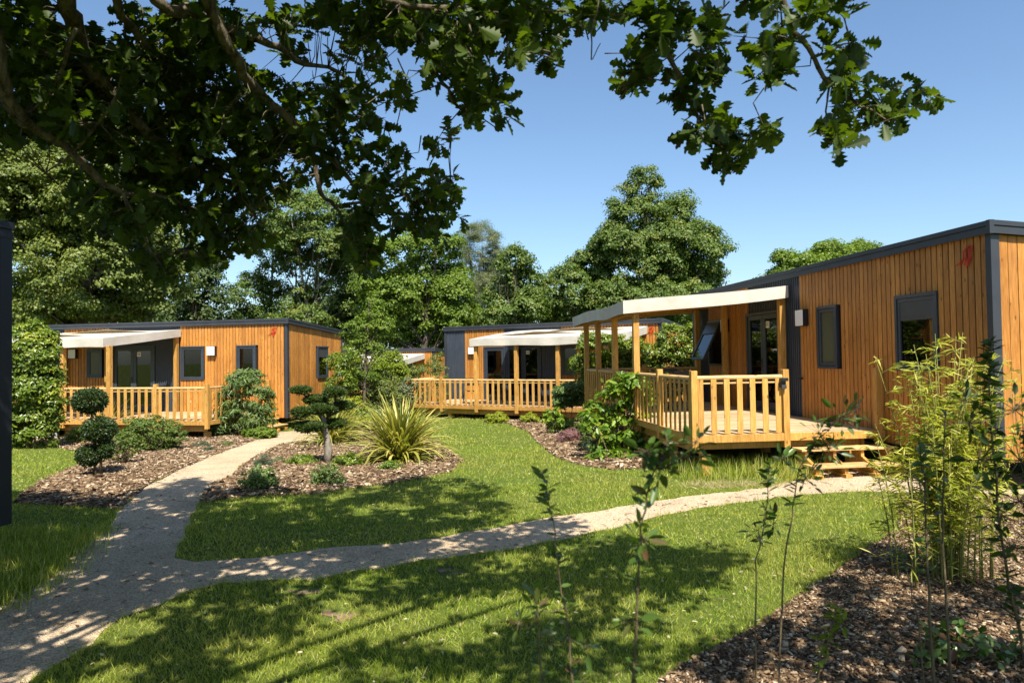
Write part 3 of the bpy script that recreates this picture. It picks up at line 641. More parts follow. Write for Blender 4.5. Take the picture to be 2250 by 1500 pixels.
# right deck: local x = U(t)
xa, xb = U(17.7), U(10.2)
tz = lambda y: 2.96 if y < -2 else 3.02
rdeck = deck('raised timber deck with baluster railings along the nearest cabin on the right', PR, rzR, 0, xa, xb, DD,
    [((xa+.05, -DD-.0), (xb, -DD-.0)), ((xb, -DD), (xb, -1.7)), ((xa+.02, -DD+.02), (xa+.02, -.1))],
    [(xb, -DD+.0), (U(11.8), -DD), (xb, -1.68), (xa+.02, -1.6), (xb, -.12)],
    [(U(13.2), -DD, 2.68), (U(14.8), -DD, 2.68), (U(16.35), -DD, 2.68), (U(17.65), -DD, 2.68), (U(13.15), -.14, 2.96), (U(15.9), -.14, 2.96), (U(17.65), -.14, 2.96)], -.3)
m_ = MB().box(xb-.02, -1.79, 1.26, xb+.08, -1.70, 1.40); m_.box(xb+.081, -1.80, 1.36, xb+.14, -1.69, 1.41); m_.box(xb+.08, -1.785, 1.24, xb+.11, -1.705, 1.30, .5, 1)
o = m_.build('solar_lamp', [M_BLACK, M_SHUT], None, .004); o.location = (*PR, 0); o.rotation_euler = (0, 0, rzR); props(o, 'small black solar lamp fixed on the deck railing post by the steps', 'lamp')
awning('cream awning over the nearest deck on the right', PR, rzR, 0, U(17.95), U(13.0), -DD-.30, 3.15, 2.84, .25, 3, False, .03)
steps('two wide open wooden steps below the nearest deck on the right', PR, rzR, 0, -1.62, -.06, xb+.04, 1, 2, -.10)
# left deck
ldeck = deck('timber deck with railings along the left cabin, behind the ball topiaries', PL, rzL, -.35, 1.0, 8.77, 3.1,
    [((4.13, -3.1), (8.77, -3.1)), ((8.77, -3.1), (8.77, -1.7))], [(7.18, -3.1), (8.77, -3.1), (8.77, -1.7), (8.77, -.12)],
    [(5.69, -3.1, 2.62), (4.15, -3.1, 2.62), (2.6, -3.1, 2.62), (1.1, -3.1, 2.62), (5.5, -.14, 2.98), (2.9, -.14, 2.98), (1.2, -.14, 2.98)], -.05)
awning('cream awning over the left cabin deck, its front hem sagging', PL, rzL, -.35, .8, 5.62, -3.25, 3.19, 2.84, .25, 5, True, .07)
steps('low wooden steps at the side of the left cabin deck, half hidden by the oleander', PL, rzL, -.35, -1.62, -.1, 8.81, 1, 2, -.0)
o = MB().box(3.35, -3.3, -.02, 4.1, -3.24, 1.5).build('privacy_panel', M_WHITE, None, .005); o.location = (*PL, -.35); o.rotation_euler = (0, 0, rzL)
props(o, 'plain white privacy panel in front of the left deck, half behind the hedge', 'panel')
# centre deck
cdeck = deck('long timber deck with railings in front of the middle cabin', PC, rzC, -.41, .5, 8.6, 3.1,
    [((.5, -3.1), (8.6, -3.1)), ((.5, -3.1), (.5, -1.5))], [(.5, -3.1), (1.98, -3.1), (.5, -1.5), (7.9, -3.1)],
    [(3.44, -3.1, 2.62), (5.02, -3.1, 2.62), (6.55, -3.1, 2.62), (8.2, -3.1, 2.62), (3.4, -.14, 2.98), (6.0, -.14, 2.98), (8.3, -.14, 2.98)], -.1)
awning('cream awning over the middle cabin deck, bright in the sun', PC, rzC, -.41, 3.27, 8.56, -3.25, 3.19, 2.84, .26, 9, True, .07)
PF = (farc.location.x, farc.location.y)
deck('narrow timber deck of the far cabin, mostly behind shrubs', PF, rzF, -1.15, 4., LFF, 2.6, [((4., -2.6), (LFF, -2.6)), ((LFF, -2.6), (LFF, -.1))], [(LFF, -2.6)], [(LFF-1.6, -2.6, 2.62), (6.3, -2.6, 2.62)], -.3)
awning('short cream awning of the far cabin seen between shrubs', PF, rzF, -1.15, 4.4, LFF-.5, -2.7, 3.19, 2.84, .26, 12, True, .07)
# deck furniture
def table(label, P, rz, dz, x, y, w_=1.5, d=.8, mat=M_SHUT):
    root = empty('garden_table', (P[0]+math.cos(rz)*x-math.sin(rz)*y, P[1]+math.sin(rz)*x+math.cos(rz)*y, dz+DZ), rz, label, 'table')
    MB().box(-w_/2, -d/2, .71, w_/2, d/2, .745).build('tabletop', mat, root, .005)
    for s in (-1, 1):
        l = MB(); xx = s*(w_/2-.15); l.bar((xx, -d/2+.05, 0), (xx, d/2-.08, .7), .035, .03); l.bar((xx+.04, d/2-.05, 0), (xx+.04, -d/2+.08, .7), .035, .03); l.build('leg', M_BLACK, root)
    return root
def chair(label, P, rz, dz, x, y, a):
    root = empty('garden_chair', (P[0]+math.cos(rz)*x-math.sin(rz)*y, P[1]+math.sin(rz)*x+math.cos(rz)*y, dz+DZ), rz+a, label, 'chair', 'black folding chairs on the decks')
    MB().box(-.22, -.22, .43, .22, .2, .455).build('seat', M_BLACK, root, .004)
    b = MB()
    for s in (-1, 1): b.bar((s*.21, .2, .44), (s*.21, .3, .88), .03, .025)
    b.bar((-.21, .295, .85), (.21, .295, .85), .03, .1); b.bar((-.21, .26, .68), (.21, .26, .68), .02, .1); b.build('backrest', M_BLACK, root)
    for s in (-1, 1):
        MB().bar((s*.235, -.22, 0), (s*.235, .2, .44), .02, .03).bar((s*.255, .26, 0), (s*.255, -.18, .44), .02, .03).build('leg', M_BLACK, root)
    return root
table('grey topped garden table behind the railings of the nearest deck', PR, rzR, 0, 2.4, -1.9)
chair('black folding chair beside the grey table on the nearest deck', PR, rzR, 0, 3.5, -1.7, -1.6)
chair('second black folding chair on the nearest deck, towards the far railing', PR, rzR, 0, 1.5, -1.2, 1.5)
chair('black folding chair on the middle cabin deck, left of the doors', PC, rzC, -.41, 2.4, -1.9, .4)
chair('black folding chair on the middle cabin deck, nearest the lamp', PC, rzC, -.41, 3.3, -1.2, 2.6)
# ------------------------------------------------------------------ plants
def blob(c, r, n, inner=.55, up=0.):
    d = rdir(n); d[:, 2] = np.where((d[:, 2] < 0) & (rng.random(n) < up), -d[:, 2], d[:, 2]); rr = rng.uniform(inner**3, 1, n)**(1/3)
    return np.array(c)+d*np.array(r)*rr[:, None], d
def wobble(P, amp, f):
    s = np.sin(P*f+np.array([.3, 1.7, 4.1]))+np.sin(P[:, [1, 2, 0]]*f*2.1+1.3); return P+s*amp
def crown(name, lobes, parent, mat, clump=.7, nleaf=46, leaf=.2, tmpl=T_DIA, dens=1., flat=.6, fill=.6):
    """lobes: (centre, (rx,ry,rz)); clumps of leaves through each lobe's volume"""
    C = []; Nr = []
    for c, r in lobes:
        vol = r[0]*r[1]+r[1]*r[2]+r[0]*r[2]; n = int(max(6, 3.3*vol/clump**2*dens)); P, d = blob(c, r, n, fill, .35); C.append(wobble(P, clump*.35, 1.1/clump*.6)); Nr.append(d)
    C = np.concatenate(C); Nr = np.concatenate(Nr); m = len(C); sz = rng.uniform(.55, 1.25, m)*clump; tone = rng.normal(0, .16, m)
    idx = np.repeat(np.arange(m), nleaf); k = len(idx)
    d = rdir(k); d[:, 2] = np.abs(d[:, 2])*1.0-.25; rr = rng.uniform(.35, 1, k)
    P = C[idx]+d*rr[:, None]*sz[idx][:, None]*np.array([1, 1, flat])
    Nl = nrm(d*.8+np.array([0, 0, .5])+Nr[idx]*.5+rng.normal(0, .45, (k, 3))); D = nrm(np.cross(Nl, rdir(k))+np.array([0, 0, -.25]))
    rnd = np.clip(.5+tone[idx]+rng.normal(0, .2, k), 0, 1)
    s = leaf*rng.uniform(.65, 1.3, k)
    return scatter(name, tmpl, P, D, Nl, s, mat, parent, rnd=rnd), C
def limbs(name, base, lobes, parent, mat, r0_=.25, fork=.35, n=6, C=None, extra=14):
    mb = MB(); b = Vector(base); top = max((Vector(c) for c, r in lobes), key=lambda v: v.z)
    ctr = Vector(np.mean([c for c, r in lobes], axis=0)); z0 = b.z; zt = top.z
    pts = []
    for i in range(9):
        f = i/8; pts.append(Vector((b.x+(top.x-b.x)*f**1.5+.15*r0_*math.sin(i*2.1)*4*f, b.y+(top.y-b.y)*f**1.5, b.z+(zt-b.z)*f)))
    mb.tube(pts, [r0_*(1.25-f/8*1.1) if f > 0 else r0_*1.5 for f in range(9)], 8)
    def limb(tgt, rr):
        h = max(fork, min(.85, (tgt.z-b.z)/(zt-b.z)*.6)); i = h*8; p = pts[int(i)].lerp(pts[min(8, int(i)+1)], i-int(i)); mid = p.lerp(tgt, .5)+Vector((0, 0, -.1*(tgt-p).length))+Vector(rdir(1)[0])*.08*(tgt-p).length
        mb.tube([p, p.lerp(mid, .5), mid, mid.lerp(tgt, .6), tgt], [rr, rr*.8, rr*.6, rr*.35, rr*.12], 6)
    for c, r in lobes: limb(Vector(c), r0_*.42)
    if C is not None:
        for j in rng.choice(len(C), min(extra, len(C)), replace=False): limb(Vector(C[j]), r0_*.2)
    return mb.build(name, mat, parent, smooth=True)
def tree(label, base_px, depth, ell, mat, leaf=.22, clump=.75, nleaf=40, dens=1., group='trees behind the cabins', name='tree', bark=M_BARK, r0_=.22, tmpl=T_DIA, ydepth=.8, fork=.3, trunks=None, fill=.55):
    b = atY(base_px[0], base_px[1], depth); gzb = float(gz(b[0], depth)); root = empty(name, (b[0], depth, gzb), 0, label, 'tree', group); sc_ = depth/F; lobes = []
    for j, (cx, cy, rx, ry) in enumerate(ell):
        Yj = depth+((j*37) % 11/11-.5)*ydepth*rx*sc_*1.6; c = atY(cx, cy, Yj)-np.array([b[0], depth, gzb]); lobes.append((c, (rx*sc_, rx*sc_*ydepth, ry*sc_*1.12)))
        if j % 2 == 0 and rx > 60: c2 = c+np.array([rng.uniform(-.3, .3)*rx*sc_, rx*sc_*.9, -ry*sc_*.2]); lobes.append((c2, (rx*sc_*.8, rx*sc_*ydepth*.7, ry*sc_*.8)))
    cr, C = crown('crown', lobes, root, mat, clump*.8, int(nleaf*2.3), leaf*.57, tmpl, dens*1.35, 1.0, fill)
    limbs('trunk', (0, 0, -.2), [l for l in lobes], root, bark, r0_, fork, C=C)
    if trunks:
        for (px, tp) in trunks:
            q = atY(px, 760, depth+1); mb = MB(); tt = atY(px+rng.uniform(-12, 12), tp, depth+1); a = Vector((q[0]-b[0], 1, -.2)); c = Vector((tt[0]-b[0], 1, tt[2]-gzb))
            mb.tube([a, a.lerp(c, .35)+Vector((.12, 0, 0)), a.lerp(c, .7)-Vector((.1, 0, 0)), c], [r0_, r0_*.8, r0_*.6, r0_*.3], 7); mb.build('trunk', M_GTRUNK, root, smooth=True)
    return root
tree('big yellow green ash rising behind the left cabin and hedge', (180, 760), 31, [(60, 430, 120, 110), (175, 350, 120, 110), (110, 300, 70, 60), (250, 470, 120, 100), (335, 540, 70, 75), (80, 560, 110, 100), (200, 600, 130, 80), (320, 630, 70, 60), (60, 660, 70, 55), (215, 265, 50, 45), (385, 590, 34, 50), (-60, 480, 100, 140), (150, 680, 120, 40)], L_ASH, .24, .72, 46, r0_=.42, bark=M_BARK, dens=.95)
tree('dark narrow tree filling the gap beside the big ash', (430, 760), 40, [(420, 600, 42, 45), (440, 670, 50, 50), (400, 700, 60, 40), (455, 620, 30, 35), (340, 700, 60, 40)], L_DARK, .26, .8)
tree('tall open maple with pale trunks behind the left cabin', (690, 760), 43, [(640, 480, 80, 55), (700, 455, 45, 35), (760, 500, 50, 50), (600, 555, 70, 45), (700, 560, 100, 50), (780, 600, 60, 50), (545, 640, 50, 40), (625, 650, 70, 30), (740, 640, 60, 40), (540, 700, 50, 30), (640, 430, 30, 22), (660, 700, 60, 30)], L_MID, .26, .8, 40, bark=M_GTRUNK, trunks=[(650, 600), (692, 520), (712, 580), (590, 560)], r0_=.16, dens=.8)
tree('bright green maple behind the garden shrubs at the middle', (920, 760), 39, [(880, 565, 60, 40), (960, 545, 50, 34), (930, 620, 90, 50), (860, 650, 70, 50), (990, 650, 60, 50), (900, 710, 110, 45), (1010, 700, 50, 40), (820, 690, 50, 50)], L_BRIGHT, .26, .75, 44, dens=.95)
tree('dark green tree filling in below the maples, left of the middle cabin', (840, 770), 47, [(800, 690, 70, 60), (880, 720, 80, 50), (960, 720, 80, 50), (740, 720, 70, 40)], L_DARK, .3, .9)
tree('pale grey green willow between the two maples', (1060, 760), 46, [(1060, 540, 40, 38), (1085, 590, 34, 50), (1040, 600, 40, 50), (1080, 650, 50, 50), (1030, 670, 40, 50), (1025, 530, 24, 26)], L_GREY, .2, .6, 70, tmpl=T_LANCE, dens=1.2)
tree('round green tree right of the willow', (1130, 760), 37, [(1130, 590, 34, 34), (1150, 630, 36, 34), (1110, 650, 44, 36), (1160, 670, 30, 30), (1110, 695, 60, 30)], L_MID, .24, .65, 44)
tree('tallest green maple with a pointed top behind the nearest awning', (1430, 760), 40, [(1415, 420, 40, 36), (1400, 470, 62, 40), (1475, 465, 50, 40), (1375, 540, 70, 40), (1470, 530, 85, 45), (1540, 510, 45, 34), (1565, 560, 48, 45), (1400, 600, 110, 45), (1520, 610, 80, 40), (1318, 540, 34, 28), (1300, 590, 60, 34), (1250, 640, 62, 40), (1380, 660, 110, 45), (1290, 685, 100, 34), (1500, 660, 80, 34), (1215, 680, 36, 34), (1440, 710, 120, 30)], L_MID, .24, .7, 46, r0_=.3, dens=1.05)
tree('light green tree top showing over the nearest cabin roof', (1800, 760), 36, [(1755, 585, 46, 20), (1830, 568, 52, 22), (1895, 556, 40, 16), (1790, 620, 90, 40), (1880, 600, 60, 35)], L_BRIGHT, .24, .65, 44, dens=1.2)
# far wood line
P = []; 
for i in range(900):
    x = rng.uniform(-60, 60); P.append((x, 62+rng.uniform(-3, 6), -1.4+rng.uniform(.0, 8.5+1.5*math.sin(x*.3))))
C = np.array(P); idx = np.repeat(np.arange(len(C)), 60); d = rdir(len(idx)); Pp = C[idx]+d*np.array([1.8, 1.8, 1.2]); Nl = nrm(d+np.array([0, 0, .6]))
props(scatter('far_wood', T_DIA, Pp, nrm(np.cross(Nl, rdir(len(idx)))), Nl, .5, L_DARK), 'distant dark belt of woodland behind the cabins', 'woodland', kind='stuff')

def shrub(name, label, base, lobes, mat, leaf=.06, clump=.16, nleaf=24, tmpl=T_OVAL, dens=1., cat='shrub', group=None, stems=6, stem_r=.012, fill=.45, flat=.8):
    """base ground point; lobes (dx,dy,dz,rx,ry,rz)"""
    root = empty(name, tuple(base), 0, label, cat, group); lb = [((l[0], l[1], l[2]), (l[3], l[4], l[5])) for l in lobes]
    cr, C = crown('foliage', lb, root, mat, clump, nleaf, leaf, tmpl, dens, flat, fill); mb = MB()
    for i in range(stems):
        t = C[rng.integers(len(C))]; a = rng.uniform(0, 6.28); r = .1*max(lobes[0][3], .2); p = Vector((r*math.cos(a), r*math.sin(a), -.02)); q = Vector(t)
        mb.tube([p, p.lerp(q, .5)+Vector((0, 0, .06)), q], [stem_r, stem_r*.8, stem_r*.4], 5)
    if stems: mb.build('stem', M_STEM, root, smooth=True)
    return root
def pxshrub(name, label, bx, by, ell, mat, depth_k=.8, Y=None, **k):
    g = G(bx, by)
    if Y is not None: g = atY(bx, by, Y); g[2] = gz(g[0], g[1])
    Y = g[1]; s = Y/F; lobes = []
    for j, (cx, cy, rx, ry) in enumerate(ell):
        Yj = Y+((j*37) % 7/7-.4)*rx*s*.5; c = atY(cx, cy, Yj)-g; lobes.append((c[0], c[1], c[2], rx*s, rx*s*depth_k, ry*s))
    return shrub(name, label, g, lobes, mat, **k)
pxshrub('laurel_hedge', 'tall glossy yellow green hedge shrub at the left beside the white panel', 60, 985, [(60, 770, 45, 50), (50, 850, 60, 60), (80, 820, 40, 60), (60, 930, 65, 50), (85, 760, 26, 30), (100, 880, 20, 40)], L_LAUREL, leaf=.085, clump=.2, nleaf=44, dens=2.0, stems=8, group=None)
# ball topiaries: one plant of two thin trunks with four balls
def topiary(label, bx, by, balls, trunks, mat, leaf=.028):
    g = G(bx, by); s = g[1]/F; root = empty('ball_topiary', tuple(g), 0, label, 'topiary')
    for (cx, cy, rx, ry) in balls:
        c = atY(cx, cy, g[1])-g; rx *= .86; ry *= .86; n = int(6000*(rx*ry)/1200); P, d = blob(c, (rx*s, rx*s*.95, ry*s), n, .72); P = P+d*rng.normal(0, .012, (n, 1)); Nl = nrm(d+rng.normal(0, .5, (n, 3)))
        scatter('foliage_ball', T_OVAL, P, nrm(np.cross(Nl, rdir(n))+d*.6), Nl, leaf*rng.uniform(.7, 1.4, n), mat, root)
    for tr in trunks:
        pts = [Vector(atY(x, y, g[1])-g) for x, y in tr]; MB().tube(pts, [.024]+[.018]*(len(pts)-1), 7).build('trunk', M_STEM, root, smooth=True)
    return root
topiary('dark green topiary of stacked clipped balls on thin trunks, left of the path', 212, 1047, [(197, 880, 40, 31), (218, 943, 40, 31), (196, 1000, 30, 26), (232, 985, 18, 26)], [[(208, 1050), (208, 960), (200, 900), (197, 870)], [(222, 1049), (221, 980), (218, 940)], [(212, 1050), (206, 1010), (199, 990)]], L_TOPI, .036)
def cloudpine():
    g = G(720, 1022); s = g[1]/F; root = empty('cloud_pruned_tree', tuple(g), 0, 'cloud pruned tree with flat leafy pads on crooked branches beside the path', 'tree')
    Z = lambda x, y: Vector(atY(x, y, g[1])-g)
    MB().tube([Z(720, 1024), Z(721, 985), Z(717, 955), Z(712, 925), Z(704, 900), Z(690, 880)], [.085, .075, .06, .05, .035, .02], 8).build('trunk', M_GTRUNK, root, smooth=True)
    b = MB()
    for pts in ([(717, 955), (700, 942), (680, 936), (660, 940)], [(712, 925), (695, 905), (680, 888), (672, 872), (668, 862)], [(714, 930), (722, 905), (733, 885), (738, 868)], [(705, 905), (690, 910), (672, 905)], [(716, 945), (728, 940), (738, 935)], [(718, 915), (740, 905), (752, 893)]):
        n = len(pts); b.tube([Z(*p)+Vector((0, .12*math.sin(i), 0)) for i, p in enumerate(pts)], [.032-.02*i/n for i in range(n)], 6)
    b.build('branch', M_BARK, root, smooth=True)
    for (cx, cy, rx, ry, dy) in ((661, 858, 23, 9, 0), (738, 862, 24, 12, -.1), (690, 880, 26, 12, .1), (750, 893, 22, 10, .15), (668, 905, 22, 12, -.15), (712, 898, 30, 12, -.1), (675, 938, 30, 13, 0), (735, 932, 24, 11, .1), (700, 935, 22, 9, -.2)):
        c = np.array(Z(cx, cy))+[0, dy, 0]; n = int(2600*rx*ry/300); P, d = blob(c, (rx*s, rx*s*.8, ry*s*.8), n, .5, .5); Nl = nrm(d*.6+rng.normal(0, .5, (n, 3))+[0, 0, .5])
        scatter('foliage_pad', T_LANCE, P, nrm(d*.6+rdir(n)*.7+[0, 0, .5]), Nl, .055*rng.uniform(.7, 1.4, n), L_PINE, root, wid=.1)
cloudpine()
def phormium(label, bx, by, h, n, spread=1., seed=0, width=.035, side=0, group='variegated strap leaved plants'):
    g = G(bx, by); r = np.random.default_rng(seed); root = empty('flax_plant', tuple(g), 0, label, 'plant', group); V = []; Fq = []; R = []; m = 8
    for i in range(n):
        a = r.uniform(0, 6.283); el = r.beta(2.2, 1.2); L = h*r.uniform(.65, 1.15); out = np.array([math.cos(a), math.sin(a), 0.]); out[0] += side*.2; up = np.array([0, 0, 1.]); c0 = np.array([*r.normal(0, .09, 2), 0]); th0 = .12+(1-el)*.95*spread; curl = r.uniform(.5, 2.3)*(.5+(1-el)); p = c0.copy(); th = th0; wv = np.array([-out[1], out[0], 0]); wv /= np.linalg.norm(wv); ww = width*r.uniform(.7, 1.2); rr = np.clip(r.normal(.68, .25), 0, 1); b = len(V)
        for j in range(m+1):
            f = j/m; wd = ww*(.55+.45*min(1, f*3))*(1-max(0, f-.55)/.45)**.8*.5+.001; fold = np.cross(wv, out*math.sin(th)+up*math.cos(th))*wd*.5
            V += [p-wv*wd+fold, p, p+wv*wd+fold]; R += [rr]*3; th += curl/m*(.3+1.5*f); p = p+(out*math.sin(th)+up*math.cos(th))*L/m
            if j < m:
                for q in (0, 1): Fq.append((b+j*3+q, b+j*3+q+1, b+j*3+q+4, b+j*3+q+3))
    npmesh('leaf_clump', np.array(V), [np.array(Fq)], np.array(R), L_PHOR, root, True)
    return root
phormium('largest clump of yellow edged strap leaves, at the end of the middle bed', 878, 1015, 1.35, 380, 1.35, 1, .05)
phormium('yellow edged strap leaved clump behind the cloud pruned tree', 728, 978, 1.3, 210, 1.25, 2, .042)
phormium('spiky yellow edged clump behind the ball topiary on the left', 243, 958, 1.15, 130, 1.25, 3, .04)
phormium('small pale strap leaved tuft at the foot of the left cabin corner', 592, 930, .55, 60, 1.2, 4, .035)
pxshrub('oleander', 'upright narrow leaved oleander bush against the left cabin facade', 528, 960, [(530, 850, 32, 30), (500, 890, 30, 34), (560, 880, 32, 32), (530, 915, 52, 34), (545, 828, 18, 24), (515, 835, 18, 24), (575, 910, 20, 26), (490, 925, 20, 24)], L_OLE, leaf=.15, clump=.2, nleaf=30, tmpl=(T_LANCE[0]*np.array([1, 1.2, 1]), T_LANCE[1]), stems=14, dens=1.0)
pxshrub('garden_shrub', 'loose green and bronze shrub with bare stems left of the path', 330, 992, [(330, 945, 50, 24), (380, 955, 30, 20), (290, 960, 34, 20), (345, 975, 50, 14), (300, 935, 26, 14)], L_MID, leaf=.05, clump=.12, nleaf=26, stems=30, stem_r=.006, dens=1.1)
pxshrub('garden_shrub', 'twiggy small shrub with pale upright stems beside the ball topiary', 275, 1022, [(272, 975, 30, 22), (290, 985, 22, 18), (255, 990, 20, 18)], L_MID, leaf=.045, clump=.1, nleaf=18, stems=34, stem_r=.005, dens=.7)
pxshrub('garden_shrub', 'lime green low shrub behind the ball topiary', 175, 975, [(172, 955, 22, 16), (155, 962, 16, 10)], L_LAUREL, leaf=.05, clump=.1, nleaf=24, stems=4)
for nm, lb, bx, by, rx, ry, mt, lf in (
    ('box_shrub', 'dark low mounded shrub at the near corner of the middle bed', 568, 1078, 34, 25, L_OLE, .045), ('box_shrub', 'dark rounded box shrub at the foot of the cloud pruned tree', 716, 1068, 30, 24, L_OLE, .035),
    ('spreading_shrub', 'low yellow green shrub left of the cloud pruned trunk', 658, 1024, 32, 13, L_LAUREL, .04), ('spreading_shrub', 'low yellow green shrub right of the cloud pruned trunk', 762, 1028, 30, 16, L_LAUREL, .04),
    ('box_shrub', 'small bright box shrub in front of the largest strap leaved clump', 856, 1037, 26, 12, L_HYD, .035), ('spreading_shrub', 'first bright yellow green mound below the middle deck', 1093, 928, 24, 11, L_YEL, .05),
    ('spreading_shrub', 'second bright yellow green mound below the middle deck, nearer the small standard tree', 1164, 930, 20, 11, L_YEL, .05), ('herb_tuft', 'blue green lavender tuft on the bark left of the path', 438, 983, 18, 7, L_BLUE, .04),
    ('herb_tuft', 'smaller blue green tuft in front of the lavender tuft', 453, 992, 11, 5, L_BLUE, .035), ('herb_tuft', 'flat green tuft on the bark nearer the path edge', 493, 980, 15, 6, L_OLE, .035),
    ('herb_tuft', 'sparse dark twiggy tuft at the edge of the middle bed', 575, 1028, 16, 14, L_BLUE, .05), ('spreading_shrub', 'grassy green mound at the foot of the oleander', 572, 962, 34, 11, L_BRIGHT, .06),
    ('herb_tuft', 'blue grey tuft at the front of the curved bed', 1293, 995, 22, 16, L_BLUE, .04), ('herb_tuft', 'dark green tuft behind the pink flowers', 1222, 945, 20, 16, L_OLE, .06), ('herb_tuft', 'pale thin tuft among the bark beside the middle bed edge', 608, 1018, 20, 8, L_GREY, .04)):
    pxshrub(nm, lb, bx, by, [(bx, by-ry*1.0, rx, ry), (bx-rx*.4, by-ry*.8, rx*.6, ry*.7), (bx+rx*.4, by-ry*.7, rx*.6, ry*.7)], mt, leaf=lf, clump=.085, nleaf=26, stems=4, stem_r=.005, dens=1.2, fill=.3, tmpl=T_OVAL if 'tuft' not in nm else T_LANCE)
pxshrub('flowering_plant', 'pink flower spikes at the front of the curved bed', 1255, 972, [(1252, 955, 26, 14), (1300, 950, 20, 12)], L_LAV, leaf=.06, clump=.1, nleaf=34, dens=1.6, tmpl=T_LANCE, stems=12, stem_r=.004)
pxshrub('broadleaf_shrub', 'large leaved bright green shrub against the nearest deck railing', 1370, 1000, [(1372, 850, 38, 26), (1350, 880, 40, 26), (1395, 880, 34, 30), (1370, 915, 52, 24), (1340, 940, 30, 24), (1310, 905, 16, 20), (1400, 930, 30, 26), (1385, 965, 44, 16), (1330, 975, 30, 14), (1420, 960, 20, 20)], L_HYD, leaf=.13, clump=.2, nleaf=15, stems=12, stem_r=.015, dens=.9)
pxshrub('broadleaf_shrub', 'low large leaved plant spreading in front of the curved bed edge', 1345, 1012, [(1320, 998, 30, 12), (1370, 1003, 30, 10), (1290, 925, 22, 12)], L_HYD, leaf=.12, clump=.16, nleaf=12, stems=5)
g = G(1253, 952)
pxshrub('standard_tree', 'small standard tree with a round dark green head on a thin stem', 1253, 950, [(1248, 853, 30, 14), (1240, 875, 24, 18), (1262, 872, 24, 18), (1245, 890, 26, 10)], L_OLE, leaf=.06, clump=.12, nleaf=44, dens=1.5, stems=3, cat='tree', tmpl=T_OVAL)
pxshrub('privet_bush', 'yellow green bush seen between the nearest deck posts, in front of the middle cabin', 1330, 900, [(1320, 760, 50, 30), (1370, 765, 40, 30), (1290, 800, 40, 26), (1350, 800, 60, 34), (1390, 795, 28, 26), (1295, 745, 18, 20), (1325, 850, 60, 34)], L_LAUREL, leaf=.075, clump=.2, nleaf=48, dens=1.7, stems=8, depth_k=.5, Y=19.4)
pxshrub('privet_bush', 'taller yellow green bush right of the deck posts, hiding the middle cabin end', 1465, 895, [(1475, 745, 34, 26), (1440, 775, 34, 26), (1500, 775, 40, 34), (1460, 800, 60, 30), (1512, 740, 22, 26), (1450, 850, 70, 34)], L_LAUREL, leaf=.075, clump=.2, nleaf=48, dens=1.7, stems=8, depth_k=.5, Y=20.4)
# shrub border between left and middle cabins
pxshrub('garden_shrub', 'golden green dome shaped bush in front of the far cabin', 860, 905, [(848, 792, 30, 24), (835, 815, 40, 28), (868, 822, 26, 24), (850, 850, 50, 30)], leafmat('golden_dome_leaf', (.10, .16, .01), (.20, .26, .015), .35), leaf=.09, clump=.24, nleaf=44, dens=1.2, stems=6, Y=26.5)
pxshrub('garden_shrub', 'wispy olive shrub left of the middle deck', 900, 915, [(905, 860, 30, 26), (880, 870, 40, 26), (860, 890, 50, 20)], L_GREY, leaf=.07, clump=.2, nleaf=36, dens=1., stems=14, Y=25)
pxshrub('garden_shrub', 'mixed green shrub with reddish tips beside the left cabin end wall', 775, 925, [(765, 790, 22, 34), (780, 830, 34, 36), (750, 870, 34, 30), (800, 880, 40, 30), (770, 900, 50, 20)], L_MID, leaf=.07, clump=.2, nleaf=40, dens=1.1, stems=10, Y=23.2)
pxshrub('garden_shrub', 'low dark bush between the strap leaved clumps', 790, 945, [(790, 920, 40, 20), (760, 925, 30, 18), (820, 915, 30, 20)], L_OLE, leaf=.07, clump=.16, nleaf=34, stems=6, Y=20)
pxshrub('garden_shrub', 'feathery plant climbing by the middle cabin corner', 975, 905, [(965, 820, 14, 26), (958, 790, 12, 20), (968, 860, 16, 30)], L_ASH, leaf=.06, clump=.16, nleaf=26, dens=.9, stems=8, Y=24.5)
pxshrub('garden_shrub', 'tall light green shrub against the right end of the left cabin', 748, 925, [(752, 810, 20, 34), (745, 850, 28, 30), (735, 890, 30, 26), (762, 780, 14, 20)], L_LAUREL, leaf=.07, clump=.2, nleaf=36, dens=1.1, stems=10, Y=21.2)
pxshrub('garden_shrub', 'pale feathery shrub between the slender tree and the largest strap leaves', 838, 925, [(835, 870, 34, 36), (810, 895, 36, 26), (862, 890, 34, 24), (845, 835, 22, 20)], L_ASH, leaf=.06, clump=.18, nleaf=36, dens=1.1, stems=12, Y=22.6)
pxshrub('garden_shrub', 'tall wispy plants beyond the left end of the middle deck', 945, 900, [(925, 815, 20, 22), (950, 810, 18, 26), (905, 825, 20, 16)], L_ASH, leaf=.07, clump=.2, nleaf=26, dens=.8, stems=16, Y=28.5)
pxshrub('garden_shrub', 'bright leafy shrub low beside the cloud pruned tree', 775, 950, [(772, 900, 26, 24), (795, 925, 24, 18), (755, 925, 22, 18)], L_YEL, leaf=.06, clump=.15, nleaf=26, dens=.8, stems=8, Y=17.5)
pxshrub('garden_shrub', 'green leafy clump between the small standard tree and the nearest deck', 1215, 955, [(1215, 925, 22, 22), (1240, 935, 20, 16)], L_HYD, leaf=.09, clump=.14, nleaf=16, stems=6)
pxshrub('garden_shrub', 'dull green twiggy clump behind the pink flowers, beside the nearest deck', 1310, 985, [(1305, 955, 26, 20), (1285, 930, 20, 18)], L_MID, leaf=.05, clump=.12, nleaf=28, stems=10)
